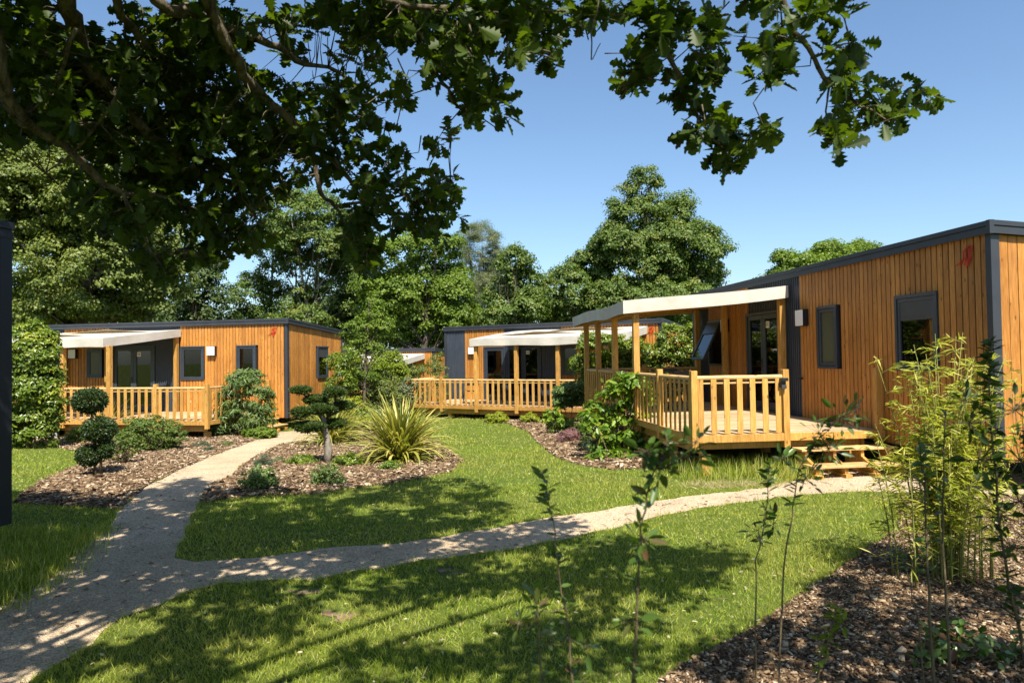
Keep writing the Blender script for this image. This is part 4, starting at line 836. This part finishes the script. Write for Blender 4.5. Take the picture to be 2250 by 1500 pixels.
# slender tree in the border
def slender():
    g = G(800, 935); s = g[1]/F; root = empty('slender_tree', tuple(g), 0, 'slender young tree with airy foliage rising in front of the far cabin', 'tree'); lobes = []
    for cx, cy, rx, ry in ((820, 690, 26, 22), (790, 720, 30, 18), (840, 725, 26, 20), (812, 655, 14, 16), (795, 760, 34, 18), (770, 790, 26, 20), (820, 772, 18, 14), (790, 830, 26, 22), (850, 668, 12, 10), (765, 745, 18, 12), (728, 790, 20, 12)):
        c = atY(cx, cy, g[1])-g; lobes.append((c, (rx*s*1.25, rx*s*.9, ry*s*1.25)))
    cr, C = crown('crown', lobes, root, L_BRIGHT, .2, 24, .075, T_OVAL, 1.2, fill=.2)
    limbs('trunk', (0, 0, -.05), lobes, root, M_BARK, .05, .25, C=C, extra=20)
slender()
# bamboo
def bamboo():
    g = G(2085, 1285); root = empty('bamboo', tuple(g), 0, 'yellow green bamboo clump in front of the nearest cabin corner', 'bamboo'); mb = MB(); LP = []; LD = []; n = 58
    for i in range(n):
        a = rng.uniform(0, 6.28); r = abs(rng.normal(0, .17)); h = rng.uniform(1.0, 2.08)*(1-.2*r); lean = rng.uniform(.02, .27); p = Vector((r*math.cos(a), r*math.sin(a), 0)); dr = Vector((math.cos(a), math.sin(a), 0)); pts = [p+dr*lean*(f**2)*h*.8+Vector((0, 0, h*f*(1-.08*f*lean))) for f in (0, .25, .5, .75, 1)]
        mb.tube(pts, [.007, .0065, .006, .0045, .002], 5)
        for f in np.arange(.15 if i % 3 else .03, 1.0, .045):
            k = f*4; q = pts[int(k)].lerp(pts[min(4, int(k)+1)], k-int(k)); ta = rng.uniform(0, 6.28); tw = Vector((math.cos(ta), math.sin(ta), .5)); L = rng.uniform(.06, .26)*(1.15-f*.6); e = q+tw*L; mb.tube([q, e], [.002, .001], 3, cap=False)
            for m in range(rng.integers(5, 10) if f > .3 else rng.integers(0, 3)):
                LP.append(q.lerp(e, rng.uniform(.3, 1))); LD.append(Vector((tw.x+rng.normal(0, .5), tw.y+rng.normal(0, .5), rng.uniform(-.5, .55))))
    mb.build('culm', M_CULM, root, smooth=True); P = np.array(LP); D = np.array(LD); k = len(P)
    scatter('foliage', T_LANCE, P, D, nrm(rng.normal(0, .5, (k, 3))+[0, 0, 1]), rng.uniform(.06, .12, k), L_BAMB, root, wid=rng.uniform(.05, .085, k))
bamboo()
# foreground saplings: stem traced with its distance
def sapling(label, depth, stem, leaf0, mat=L_SAP, nleaf=40, size=.055, cl=(), r=.0045, name='sapling', red=0):
    pts = [Vector(atY(x, y, depth)) for x, y in stem]; x, y = pts[0].x, pts[0].y; b = Vector((x, y, float(gz(x, y)))); root = empty(name, tuple(b), 0, label, 'sapling', 'thin saplings in the foreground')
    if pts[0].z > b.z: pts = [b+Vector((0, 0, -.02))]+pts
    loc = [p-b for p in pts]; m = len(loc); d2 = []
    for i in range(m-1):
        for f in (0, .33, .66): d2.append(loc[i].lerp(loc[i+1], f)+Vector((rng.normal(0, .003), rng.normal(0, .003), 0)))
    d2.append(loc[-1]); mb = MB().tube(d2, [r*(1-.75*i/len(d2)) for i in range(len(d2))], 6)
    LP = []; LD = []; R = []
    size *= .8; tws = []
    for i in range(int(nleaf*1.5)):
        f = leaf0+(1-leaf0)*rng.random()**.8; k = f*(len(d2)-1); q = d2[int(k)].lerp(d2[min(len(d2)-1, int(k)+1)], k-int(k)); a = rng.uniform(0, 6.28); LP.append(q); LD.append((math.cos(a), math.sin(a), rng.uniform(-.3, .8)))
    for (cx, cy, rr, n) in cl:
        c = Vector(atY(cx, cy, depth))-b; j = min(d2, key=lambda v: (v-c).length); mb.tube([j, j.lerp(c, .5)+Vector((0, 0, -.01)), c], [r*.5, r*.4, r*.25], 5)
        for i in range(int(n*1.7)):
            a = rdir(1)[0]; e_ = c+Vector(a)*rr*depth/F*rng.uniform(.2, .8); mb.tube([c, e_], [r*.22, r*.15], 4, cap=False); LP.append(e_); LD.append(tuple(a+np.array([0, 0, .2])))
    mb.build('stem', M_STEM, root, smooth=True); k = len(LP)
    scatter('foliage', T_OVAL, np.array([tuple(p) for p in LP]), np.array(LD), nrm(rng.normal(0, .5, (k, 3))+[0, 0, 1]), (ls := size*rng.uniform(.5, 1.3, k)), mat, root, wid=ls*.8)
    return root
sapling('first thin sapling with sparse leaves in front of the path bend', 2.1, [(1262, 1560), (1250, 1400), (1232, 1300), (1222, 1200), (1208, 1110), (1190, 1035)], .1, nleaf=44, cl=[(1205, 1410, 30, 6), (1290, 1420, 30, 6), (1180, 1340, 30, 5)])
sapling('reddish tipped short sapling at the bottom beside the sparse one', 1.9, [(1190, 1570), (1188, 1450), (1184, 1370), (1172, 1290)], .2, L_SAP, 30, .05, cl=[(1140, 1370, 26, 6)])
sapling('sapling with a large leafy head crossing in front of the nearest deck corner', 1.8, [(1382, 1560), (1398, 1400), (1402, 1250), (1410, 1150), (1432, 1060), (1455, 1000), (1462, 950)], .12, nleaf=34, size=.055, cl=[(1450, 1030, 50, 16), (1500, 1000, 50, 12), (1420, 990, 40, 10), (1530, 970, 40, 6), (1410, 1180, 40, 8), (1390, 1360, 40, 7)])
sapling('slim curved sapling in front of the bark bed edge', 2.9, [(1662, 1500), (1660, 1350), (1663, 1230), (1680, 1150), (1688, 1060), (1692, 1010)], .55, nleaf=40, size=.06, cl=[(1700, 1150, 30, 7), (1665, 1165, 30, 6)])
sapling('taller slim sapling leaning right with a leafy fan below the steps', 2.7, [(1712, 1500), (1715, 1350), (1728, 1200), (1745, 1110), (1755, 1030), (1790, 975), (1840, 925)], .5, nleaf=36, size=.06, cl=[(1800, 950, 40, 12), (1850, 915, 40, 14), (1880, 900, 30, 8), (1820, 985, 40, 10), (1770, 1050, 40, 10), (1720, 1010, 26, 6)])
sapling('small leaning twig sapling in the bark bed', 3.0, [(2035, 1540), (2015, 1350), (1990, 1250), (1975, 1215)], .75, nleaf=14, size=.045, cl=[(1960, 1210, 20, 5)])
sapling('short bright leaved sapling low in the bark bed', 2.5, [(1790, 1540), (1805, 1440), (1830, 1370), (1840, 1335)], .3, leafmat('fresh_leaf', (.08, .13, .012), (.18, .22, .02), .4), 34, .05, cl=[(1850, 1370, 24, 6), (1815, 1410, 24, 5)])
sapling('straight tall stem rising in front of the bamboo, left one', 3.3, [(2050, 1500), (2045, 1350), (2035, 1200), (2030, 1050), (2018, 960)], .5, nleaf=34, size=.07, r=.009)
sapling('straight tall stem rising in front of the bamboo, right one', 3.4, [(2090, 1500), (2080, 1350), (2072, 1200), (2072, 1050), (2078, 900)], .6, nleaf=26, size=.07, r=.009)
sapling('tallest dark sapling in front of the cabin corner post', 2.9, [(2262, 1500), (2235, 1350), (2210, 1250), (2190, 1100), (2182, 950), (2172, 850), (2178, 745)], .25, L_OAK, 150, .065, r=.008, cl=[(2130, 930, 60, 14), (2230, 900, 60, 14), (2150, 1010, 60, 14), (2240, 1010, 60, 14), (2200, 1130, 60, 14), (2120, 880, 40, 8)])
sapling('dark leafy sapling at the right edge of the picture', 2.8, [(2300, 1500), (2290, 1350), (2270, 1200), (2262, 1050), (2250, 930)], .15, L_OAK, 110, .06, r=.007, cl=[(2220, 1200, 60, 12), (2240, 1100, 60, 12)])
pxshrub('broadleaf_shrub', 'dark low shrub in the shade of the bark bed', 2090, 1480, [(2080, 1400, 60, 36), (2120, 1420, 60, 34), (2060, 1440, 40, 30), (2230, 1440, 40, 40)], L_SAP, leaf=.06, clump=.1, nleaf=9, stems=14, stem_r=.004, dens=.8)
def tufts(label, name, pts, n, h, spread, wd=.006, mat=M_GRASS, lean=.35):
    P = []; 
    for (px, py) in pts:
        g = G(px, py); q = g[None]+np.concatenate([rng.normal(0, spread, (n, 2)), np.zeros((n, 1))], 1); q[:, 2] = gz(q[:, 0], q[:, 1]); P.append(q)
    P = np.concatenate(P); k = len(P); D = nrm(np.concatenate([rng.normal(0, lean, (k, 2)), np.ones((k, 1))], 1)); side = nrm(np.cross(D, rdir(k)))
    s = h*rng.uniform(.5, 1.2, k); return props(scatter(name, T_BLADE, P-[0, 0, .01], D, side, s, mat, wid=wd*rng.uniform(.7, 1.4, k), hei=s), label, 'grass', kind='stuff')
tufts('long green grass growing under the front of the nearest deck', 'tall_grass', [(x, 1035+((x*7) % 3)*9) for x in range(1500, 1790, 14)], 110, .3, .12, .007)
tufts('dry pale cut grass lying before the nearest deck', 'cut_grass', [(x, 1062+((x*5) % 3)*6) for x in range(1520, 1700, 12)], 70, .14, .11, .006, leafmat('straw', (.30, .26, .12), (.46, .40, .22), .3), 1.6)
tufts('tall dark grass beside the metal cabin at the left edge', 'tall_grass', [(x, y) for x in range(-60, 200, 20) for y in (1180, 1215, 1250, 1290, 1330) if y < 1345-x*.75], 150, .13, .16, .006, lean=.3)
tufts('bright grass tuft catching the sun beside the path', 'tall_grass', [(185, 1190), (200, 1182), (215, 1172), (175, 1195), (226, 1166)], 130, .11, .07, .005)
tufts('thin grass growing along the foot of the middle deck', 'tall_grass', [(x, 915) for x in range(920, 1240, 12)], 60, .2, .2, .012)
tufts('green grass by the left cabin corner', 'tall_grass', [(x, 935) for x in range(615, 690, 6)], 90, .22, .16, .012)

# ------------------------------------------------------------------ lawn
FOOT = []
def foot(P, rz, x0, x1, y0, y1):
    c, s = math.cos(rz), math.sin(rz); FOOT.append([(P[0]+c*x-s*y, P[1]+s*x+c*y) for x, y in ((x0, y0), (x1, y0), (x1, y1), (x0, y1))])
foot(PR, rzR, 0, LR, 0, 3.8); foot(PL, rzL, 0, LL, -2.6, 3.8); foot(PC, rzC, 0, LC, -2.6, 3.8); foot(PR, rzR, xa+.3, xb-.3, -2.9, 0)
BARE = [(660, 1300, 52, 14), (985, 1256, 42, 12), (735, 1352, 38, 16), (700, 1325, 20, 8)]
LB = []
for y0, y1, dens, h, wd in ((2.9, 4.6, 5200, .040, .0042), (4.6, 6.5, 3600, .040, .005), (6.5, 10, 1900, .036, .007), (10, 16, 650, .04, .010), (16, 27, 230, .045, .016)):
    W2 = .80*y1+1.; n = int((y1-y0)*2*W2*dens); x = rng.uniform(-W2, W2, n); y = rng.uniform(y0, y1, n); k = np.abs(x) < .8*y+.6; x = x[k]; y = y[k]
    ok = np.ones(len(x), bool)
    for pl in (gPATH, gA, gB, gC, gD, *FOOT): ok &= ~inpoly(x, y, pl)
    px, py, _ = proj(np.stack([x, y, gz(x, y)], 1))
    for (cx, cy, rx, ry) in BARE: ok &= ~((((px-cx)/rx)**2+((py-cy)/ry)**2 < 1) & (rng.random(len(x)) < .8))
    x = x[ok]; y = y[ok]; m = len(x); pn = .5+.5*np.sin(x*2.1+np.sin(y*1.7)*1.5)*np.sin(y*2.6+x*.6)
    LB.append((x, y, h*rng.lognormal(0, .3, m)*(.7+.65*pn), wd*rng.uniform(.7, 1.3, m)))
# longer fringe along path and bed edges
for pl in (gPATH, gB, gD):
    P2 = np.array(pl); e = np.concatenate([P2[i]+(P2[(i+1) % len(P2)]-P2[i])*rng.random((40, 1)) for i in range(len(P2))]); e = e+rng.normal(0, .035, e.shape)
    k = (e[:, 1] < 13) & (np.abs(e[:, 0]) < .8*e[:, 1]+.6)
    for q in (gPATH, gA, gB, gC, gD): k &= ~inpoly(e[:, 0], e[:, 1], q)
    e = e[k]; LB.append((e[:, 0], e[:, 1], .06*rng.lognormal(0, .35, len(e)), np.full(len(e), .0045)))
x, y, h, wd = [np.concatenate(c) for c in zip(*LB)]; n = len(x)
D = nrm(np.stack([rng.normal(0, .6, n), rng.normal(0, .6, n), np.ones(n)], 1))
rn = np.clip(rng.beta(2, 2.4, n)+(rng.random(n) < .03)*.5, 0, 1)
props(scatter('grass', T_BLADE, np.stack([x, y, gz(x, y)-.004], 1), D, nrm(np.cross(D, rdir(n))), h, M_GRASS, wid=wd, hei=h, rnd=rn), 'short mown green lawn between the paths and beds', 'grass', kind='stuff')
# clover dots and fallen leaves
k = rng.random(n) < .0035; P = np.stack([x, y, gz(x, y)+.03], 1)[k & (y < 13)]; m = len(P)
props(scatter('fallen_leaves', T_OVAL, P, rdir(m)*[1, 1, .2], nrm(rng.normal(0, .3, (m, 3))+[0, 0, 1]), rng.uniform(.02, .045, m), leafmat('dry_leaf', (.25, .18, .09), (.5, .45, .3), .2)), 'small dry leaves and clover heads scattered on the lawn', 'leaf litter', kind='stuff')

tl = MB()
for _ in range(150):
    y_ = rng.uniform(3.4, 11); x_ = rng.uniform(-.75, .75)*y_; a_ = rng.uniform(0, 6.28); L_ = rng.uniform(.05, .22); z_ = float(gz(x_, y_))+.012
    p0 = Vector((x_, y_, z_)); p2 = p0+Vector((math.cos(a_), math.sin(a_), 0))*L_; tl.tube([p0, p0.lerp(p2, .5)+Vector((rng.normal(0, .01), rng.normal(0, .01), .008)), p2], [.003, .0025, .0015], 4)
props(tl.build('fallen_twigs', M_STEM), 'thin brown twigs scattered over the path and lawn under the oak', 'twigs', kind='stuff')
pk = randin(gPATH, 26); kk_ = (pk[1] < 10) & seen(*pk); lx, ly = pk[0][kk_], pk[1][kk_]; m = len(lx)
props(scatter('leaf_litter', T_OVAL, np.stack([lx, ly, gz(lx, ly)+.012], 1), rdir(m)*[1, 1, .15], nrm(rng.normal(0, .35, (m, 3))+[0, 0, 1]), rng.uniform(.02, .06, m), leafmat('brown_leaf', (.12, .07, .03), (.28, .19, .09), .1)), 'small brown fallen leaves lying on the gravel path', 'leaf litter', kind='stuff')

# ------------------------------------------------------------------ the oak overhead
tx, ty = -3.9, -2.0
oak = empty('oak_tree', (tx, ty, float(gz(tx, ty))), 0, 'overhanging oak, dark lobed leaves and rough branches filling the top', 'tree'); ob = Vector(oak.location)
BR = [([(60, -420), (110, -160), (147, 0), (166, 59), (196, 147), (254, 215), (313, 284), (362, 323), (416, 362), (464, 391), (513, 401), (562, 416)], 3.6, 5.2, .055, .010),
 ([(-160, -300), (-60, -60), (0, 156), (29, 240), (73, 279), (147, 323), (210, 386), (269, 425), (342, 430), (400, 445)], 3.4, 4.6, .045, .007),
 ([(269, 425), (313, 518), (342, 572)], 4.3, 4.6, .012, .004),
 ([(200, -260), (254, 0), (293, 64), (342, 127), (391, 186), (430, 240)], 3.8, 4.8, .03, .006),
 ([(230, -240), (342, 0), (416, 24), (450, 44), (538, 78), (611, 103), (650, 132), (720, 150), (790, 190)], 3.7, 5.0, .04, .008),
 ([(440, -60), (489, 83), (528, 147), (553, 191), (626, 249), (685, 313), (734, 352), (782, 416), (826, 460), (900, 470)], 3.9, 5.2, .036, .006),
 ([(689, 342), (704, 425), (738, 455), (763, 504), (807, 577)], 4.9, 5.2, .018, .005), ([(738, 220), (734, 318)], 4.6, 4.9, .007, .005), ([(738, 455), (840, 440), (930, 420), (990, 400)], 5.0, 5.2, .012, .003),
 ([(860, -120), (875, 0), (905, 59), (944, 103), (954, 156), (983, 196), (1007, 235), (1050, 250)], 3.6, 4.0, .02, .004), ([(700, -160), (850, 0), (1000, 17), (1083, 28), (1183, 61), (1210, 120)], 3.5, 3.9, .02, .005),
 ([(1400, -160), (1428, 0), (1439, 72), (1472, 128), (1511, 189), (1533, 256), (1567, 306), (1600, 333)], 3.3, 3.6, .018, .003), ([(1533, 256), (1600, 290), (1640, 310)], 3.5, 3.6, .006, .002), ([(1511, 189), (1470, 180), (1400, 170)], 3.4, 3.5, .005, .002),
 ([(1680, -160), (1717, 0), (1750, 67), (1789, 128), (1822, 189), (1867, 222), (1939, 250), (1990, 235)], 3.2, 3.5, .017, .003), ([(1822, 195), (1817, 244), (1835, 310)], 3.35, 3.4, .006, .002), ([(1789, 128), (1850, 100), (1880, 95)], 3.3, 3.4, .005, .002), ([(1720, 60), (1700, 120), (1690, 180)], 3.2, 3.3, .006, .002),
 ([(1317, -40), (1317, 0), (1300, 72), (1300, 133)], 3.3, 3.3, .004, .003), ([(1301, 130), (1319, 97)], 3.3, 3.3, .002, .001), ([(560, 470), (620, 455), (660, 440)], 4.8, 4.9, .005, .002), ([(570, 445), (600, 415), (640, 405)], 4.8, 4.9, .004, .002), ([(875, 130), (890, 190), (870, 280)], 3.8, 3.9, .004, .002), ([(166, 59), (120, 180), (60, 250)], 3.7, 3.9, .012, .004), ([(254, 215), (170, 330), (100, 380)], 3.9, 4.2, .01, .003)]
mb = MB(); starts = []; BSL = []
def smooth_path(P, k=3):
    out = []
    for i in range(len(P)-1):
        a = P[max(i-1, 0)]; b = P[i]; c = P[i+1]; d = P[min(i+2, len(P)-1)]
        for j in range(k):
            t = j/k; out.append(.5*((2*b)+(c-a)*t+(2*a-5*b+4*c-d)*t*t+(3*b-a-3*c+d)*t*t*t))
    out.append(P[-1]); return out
for pts, d0, d1, ra, rb in BR:
    n = len(pts); P = [Vector(atY(x, y, d0+(d1-d0)*i/(n-1)))-ob for i, (x, y) in enumerate(pts)]; Q = smooth_path(P); m = len(Q)
    Q = [q+Vector(rng.normal(0, .006 if ra > .006 else .003, 3)) for q in Q]; BSL += [] if ra < .0045 else [tuple(q.lerp(Q[min(i+1, m-1)], f)) for i, q in enumerate(Q) for f in (0, .5)]; mb.tube(Q, [1.1*max(ra+(rb-ra)*i/m, .002)*rng.uniform(.88, 1.15) for i in range(m)], 8)
    if pts[0][1] < -30: starts.append((P[0], ra))
mb.build('branch', M_OAKB, oak, smooth=True)
trunk = MB(); crotch = Vector((.5, .6, 3.3)); trunk.tube([(0, 0, -.2), (.05, .05, .5), (.1, .15, 1.8), crotch, (.7, .9, 5.), (.7, 1.0, 6.5), (.8, 1.1, 8)], [.5, .36, .31, .28, .2, .12, .04], 12)
for p, ra in starts:
    mid = crotch.lerp(p, .5)+Vector((0, 0, .5)); trunk.tube([crotch, crotch.lerp(mid, .6), mid, p.lerp(mid, .4), p], [.12, .1, max(.05, ra), max(ra, .03), ra], 8)
# leaf areas seen in the photograph: (cx,cy,rx,ry,weight,depth)
LE = [(60, 90, 90, 110, 1.2, 4), (90, 220, 130, 90, 1.2, 4), (200, 190, 150, 110, 1.2, 4.2), (330, 100, 140, 100, 1.1, 4.4), (450, 60, 110, 70, 1.2, 4.4), (330, 260, 180, 100, 1.3, 4.6), (470, 190, 110, 110, 1.2, 4.8), (560, 260, 110, 90, 1.2, 4.8), (450, 340, 170, 80, 1.3, 4.8), (290, 360, 150, 60, 1, 4.5), (620, 330, 100, 80, 1.2, 4.9),
 (560, 405, 70, 45, 1.1, 4.8), (30, 310, 40, 30, .8, 3.8), (180, 430, 55, 42, 1, 4.3), (300, 440, 90, 42, 1, 4.5), (240, 490, 50, 25, .9, 4.4), (420, 450, 100, 42, 1.3, 4.7), (480, 520, 80, 38, 1.6, 4.8), (560, 515, 55, 32, 1.4, 4.9), (335, 560, 45, 32, 2, 4.5), (375, 595, 26, 24, 2, 4.6), (455, 560, 60, 26, 1.8, 4.8), (265, 470, 60, 30, 1.4, 4.4),
 (690, 250, 60, 80, 1, 4.7), (760, 230, 70, 50, 1, 4.8), (820, 300, 55, 50, 1, 4.9), (790, 130, 60, 50, .8, 4.7), (730, 40, 60, 34, 1, 4.4), (660, 30, 90, 30, 1, 4.3), (850, 40, 100, 50, 1.1, 4), (940, 60, 80, 60, 1.1, 3.8), (1000, 120, 60, 60, 1, 3.7), (1070, 60, 90, 70, 1.2, 3.7), (1050, 200, 70, 50, 1.1, 3.9), (1110, 245, 24, 22, .8, 3.9), (1180, 70, 60, 75, 1.1, 3.7), (640, 140, 40, 40, .6, 4.6),
 (780, 385, 90, 40, 1, 5), (870, 420, 80, 42, 1, 5.1), (960, 430, 60, 50, 1, 5.1), (990, 400, 36, 30, 1, 5.1), (940, 490, 80, 34, 1, 5.1), (900, 360, 70, 22, .6, 5.1), (990, 290, 22, 22, .8, 5.1), (955, 330, 26, 16, .7, 5.1), (830, 480, 70, 42, 1, 5), (815, 565, 26, 42, 1.8, 5.1), (790, 520, 44, 50, 1.3, 5.1), (890, 210, 30, 30, .8, 4), (720, 290, 60, 60, 1, 4.8), (860, 110, 30, 60, .3, 4.3),
 (1270, 20, 50, 36, 1.1, 3.6), (1350, 18, 60, 26, .9, 3.5), (1440, 60, 50, 55, .9, 3.4), (1500, 60, 80, 50, 1, 3.4), (1560, 110, 60, 50, 1, 3.5), (1420, 150, 50, 44, 1, 3.5), (1395, 190, 30, 16, .8, 3.5), (1510, 200, 50, 48, 1, 3.5), (1545, 255, 48, 40, 1, 3.6), (1500, 295, 28, 26, .8, 3.6), (1600, 270, 42, 36, .8, 3.6), (1655, 305, 36, 20, .8, 3.6), (1570, 340, 36, 26, .9, 3.6), (1605, 368, 22, 14, .8, 3.6),
 (1700, 115, 34, 55, 1, 3.3), (1690, 170, 42, 26, 1, 3.3), (1730, 80, 20, 18, .6, 3.3), (1690, 280, 30, 20, .5, 3.6), (1850, 90, 46, 30, .9, 3.4), (1885, 115, 26, 36, .9, 3.4), (1840, 180, 44, 44, 1, 3.4), (1830, 260, 36, 36, 1, 3.4), (1842, 320, 22, 20, .9, 3.4), (1880, 235, 44, 30, 1, 3.5), (1955, 240, 70, 28, 1.2, 3.5), (2020, 205, 44, 30, 1.2, 3.5), (1930, 200, 28, 20, .8, 3.5), (1820, 8, 40, 8, .8, 3.2), (1740, 8, 50, 18, .9, 3.2), (1780, 25, 22, 14, .6, 3.3), (1640, -6, 50, 12, .8, 3.3), (1420, 10, 60, 20, .8, 3.4)]
BS = np.array(BSL); LP = []; LD = []; LN = []; tw = MB()
for cx, cy, rx, ry, wt, dp in LE:
    nc = max(3, int(rx*ry*wt/(165 if cx < 1230 else 265)))
    for _ in range(nc):
        a = rng.uniform(0, 6.28); q = math.sqrt(rng.random())*1.0; px, py = cx+rx*q*math.cos(a), cy+ry*q*math.sin(a); Y = dp+(.35 if cx < 700 else 0)+rng.normal(0, .22 if cx > 1230 else .35); c = atY(px, py, Y)-np.array(ob)
        ax = nrm((rng.normal(0, 1, 3)+[.3, .2, -.35])[None])[0]; jn = np.argmin(np.linalg.norm(BS-c, axis=1)); bp = BS[jn]; v_ = c-bp; lv = np.linalg.norm(v_)
        if lv > .45: bp = c-v_/lv*.2; lv = .2
        ax = nrm((c-bp+rng.normal(0, .15, 3)*lv)[None])[0]; tw.tube([bp, bp+(c-bp)*.5+rng.normal(0, .1, 3)*lv, c], [.0045, .003, .0015], 4)
        m = rng.integers(5, 10)
        for j in range(m):
            t = rdir(1)[0]; t = t-ax*(t@ax)*.6+ax*.5; t[2] -= .15; LP.append(c-ax*rng.uniform(0, .1)); LD.append(t); LN.append(rng.normal(0, .55, 3)+[0, 0, 1.])
k = len(LP); scatter('foliage', T_OAK, np.array(LP), np.array(LD), nrm(np.array(LN)), rng.uniform(.07, .125, k), L_OAK, oak)
tw.build('twig', M_OAKB, oak, smooth=True)
# upper canopy (above the picture): its dapples fall where the ground is shaded
SH = [([(-500, 1050), (30, 1085), (260, 1100), (330, 1070), (440, 1050), (470, 1085), (700, 1078), (860, 1064), (1000, 1046), (1075, 1060), (1095, 1085), (1040, 1100), (1110, 1115), (1090, 1145), (1200, 1148), (1320, 1165), (1260, 1200), (1000, 1222), (700, 1275), (350, 1345), (0, 1440), (-500, 1540)], .95),
 ([(-500, 1540), (0, 1440), (350, 1345), (640, 1280), (900, 1250), (1150, 1195), (1500, 1175), (1660, 1215), (1640, 1285), (1500, 1290), (1420, 1320), (1250, 1285), (1000, 1300), (700, 1360), (500, 1460), (350, 1700), (-600, 1900)], .86),
 ([(700, 1400), (1100, 1385), (1450, 1365), (1700, 1370), (1700, 1290), (1900, 1255), (2300, 1290), (2600, 1400), (2500, 2300), (500, 2300), (500, 1480)], .72),
 ([(700, 1360), (1000, 1300), (1250, 1285), (1420, 1320), (1500, 1290), (1700, 1290), (1700, 1370), (1100, 1385), (700, 1400)], .22),
 ([(1550, 1430), (1750, 1330), (1900, 1330), (2250, 1310), (2400, 2100), (1300, 2100)], .88)]
SH += [([(-3000, 1530), (3000, 1530), (6000, 4000), (-6000, 4000)], .95)]
CL = []
xs = rng.uniform(-9, 9, 36000); ys = rng.uniform(.6, 12.5, 36000); lam = 36000/(18*11.9)
px, py, _ = proj(np.stack([xs, ys, gz(xs, ys)], 1)); cov = np.zeros(len(xs))
for pl, c in SH: cov = np.maximum(cov, inpoly(px, py, pl)*c)
for x1, y1, x2, y2, tk in ((90, 1418, 320, 1345, 12), (1420, 1110, 1960, 1080, 60)):
    tt = np.clip(((px-x1)*(x2-x1)+(py-y1)*(y2-y1))/((x2-x1)**2+(y2-y1)**2), 0, 1); dd2 = np.hypot(px-x1-tt*(x2-x1), py-y1-tt*(y2-y1)); cov = np.where(dd2 < tk, 0, np.where(dd2 < tk+22, cov*.5, cov))
need = -np.log(1-np.clip(cov, 0, .97))/.22; need = np.where((px < 420) & (py < 1480), need*1.8, need); keep = rng.random(len(xs)) < need/lam
for x_, y_ in zip(xs[keep], ys[keep]):
    h = 4.0+rng.uniform(0, 1.2)
    for _ in range(40):
        p = np.array([x_+.168*h, y_-.655*h, h]); a, b, kk = proj(p[None])
        if kk[0] < .3 or b[0] < -190*4/max(kk[0], .8) or a[0] < -300 or a[0] > 2550: break
        h += .3
    CL.append(p)
CL = np.array(CL); idx = np.repeat(np.arange(len(CL)), 44); k = len(idx); d = rdir(k); P = CL[idx]+d*rng.uniform(.1, 1, (k, 1))*np.array([.30, .30, .14]); Nl = nrm(rng.normal(0, .5, (k, 3))+[0, 0, 1])
scatter('foliage', T_OVAL, P-np.array(ob), nrm(np.cross(Nl, rdir(k))), Nl, rng.uniform(.10, .16, k), L_OAK, oak)
for j in rng.choice(len(CL), 34, replace=False):
    p = Vector(CL[j])-ob; h = min(8., max(3.5, p.z*.8)); c0 = Vector((.6+.05*h, .75+.07*h, h)); mid = c0.lerp(p, .5)+Vector((0, 0, .3)); trunk.tube(smooth_path([c0, c0.lerp(mid, .5)+Vector(rng.normal(0, .25, 3)), mid, mid.lerp(p, .5)+Vector(rng.normal(0, .2, 3)), p]), [max(.006, .035-.0026*q) for q in range(13)], 6)
trunk.build('trunk', M_OAKB, oak, smooth=True)
print('objects', len(bpy.data.objects), 'shade clumps', len(CL), 'grass', n, 'verts', sum(len(o.data.vertices) for o in bpy.data.objects if o.type == 'MESH'))
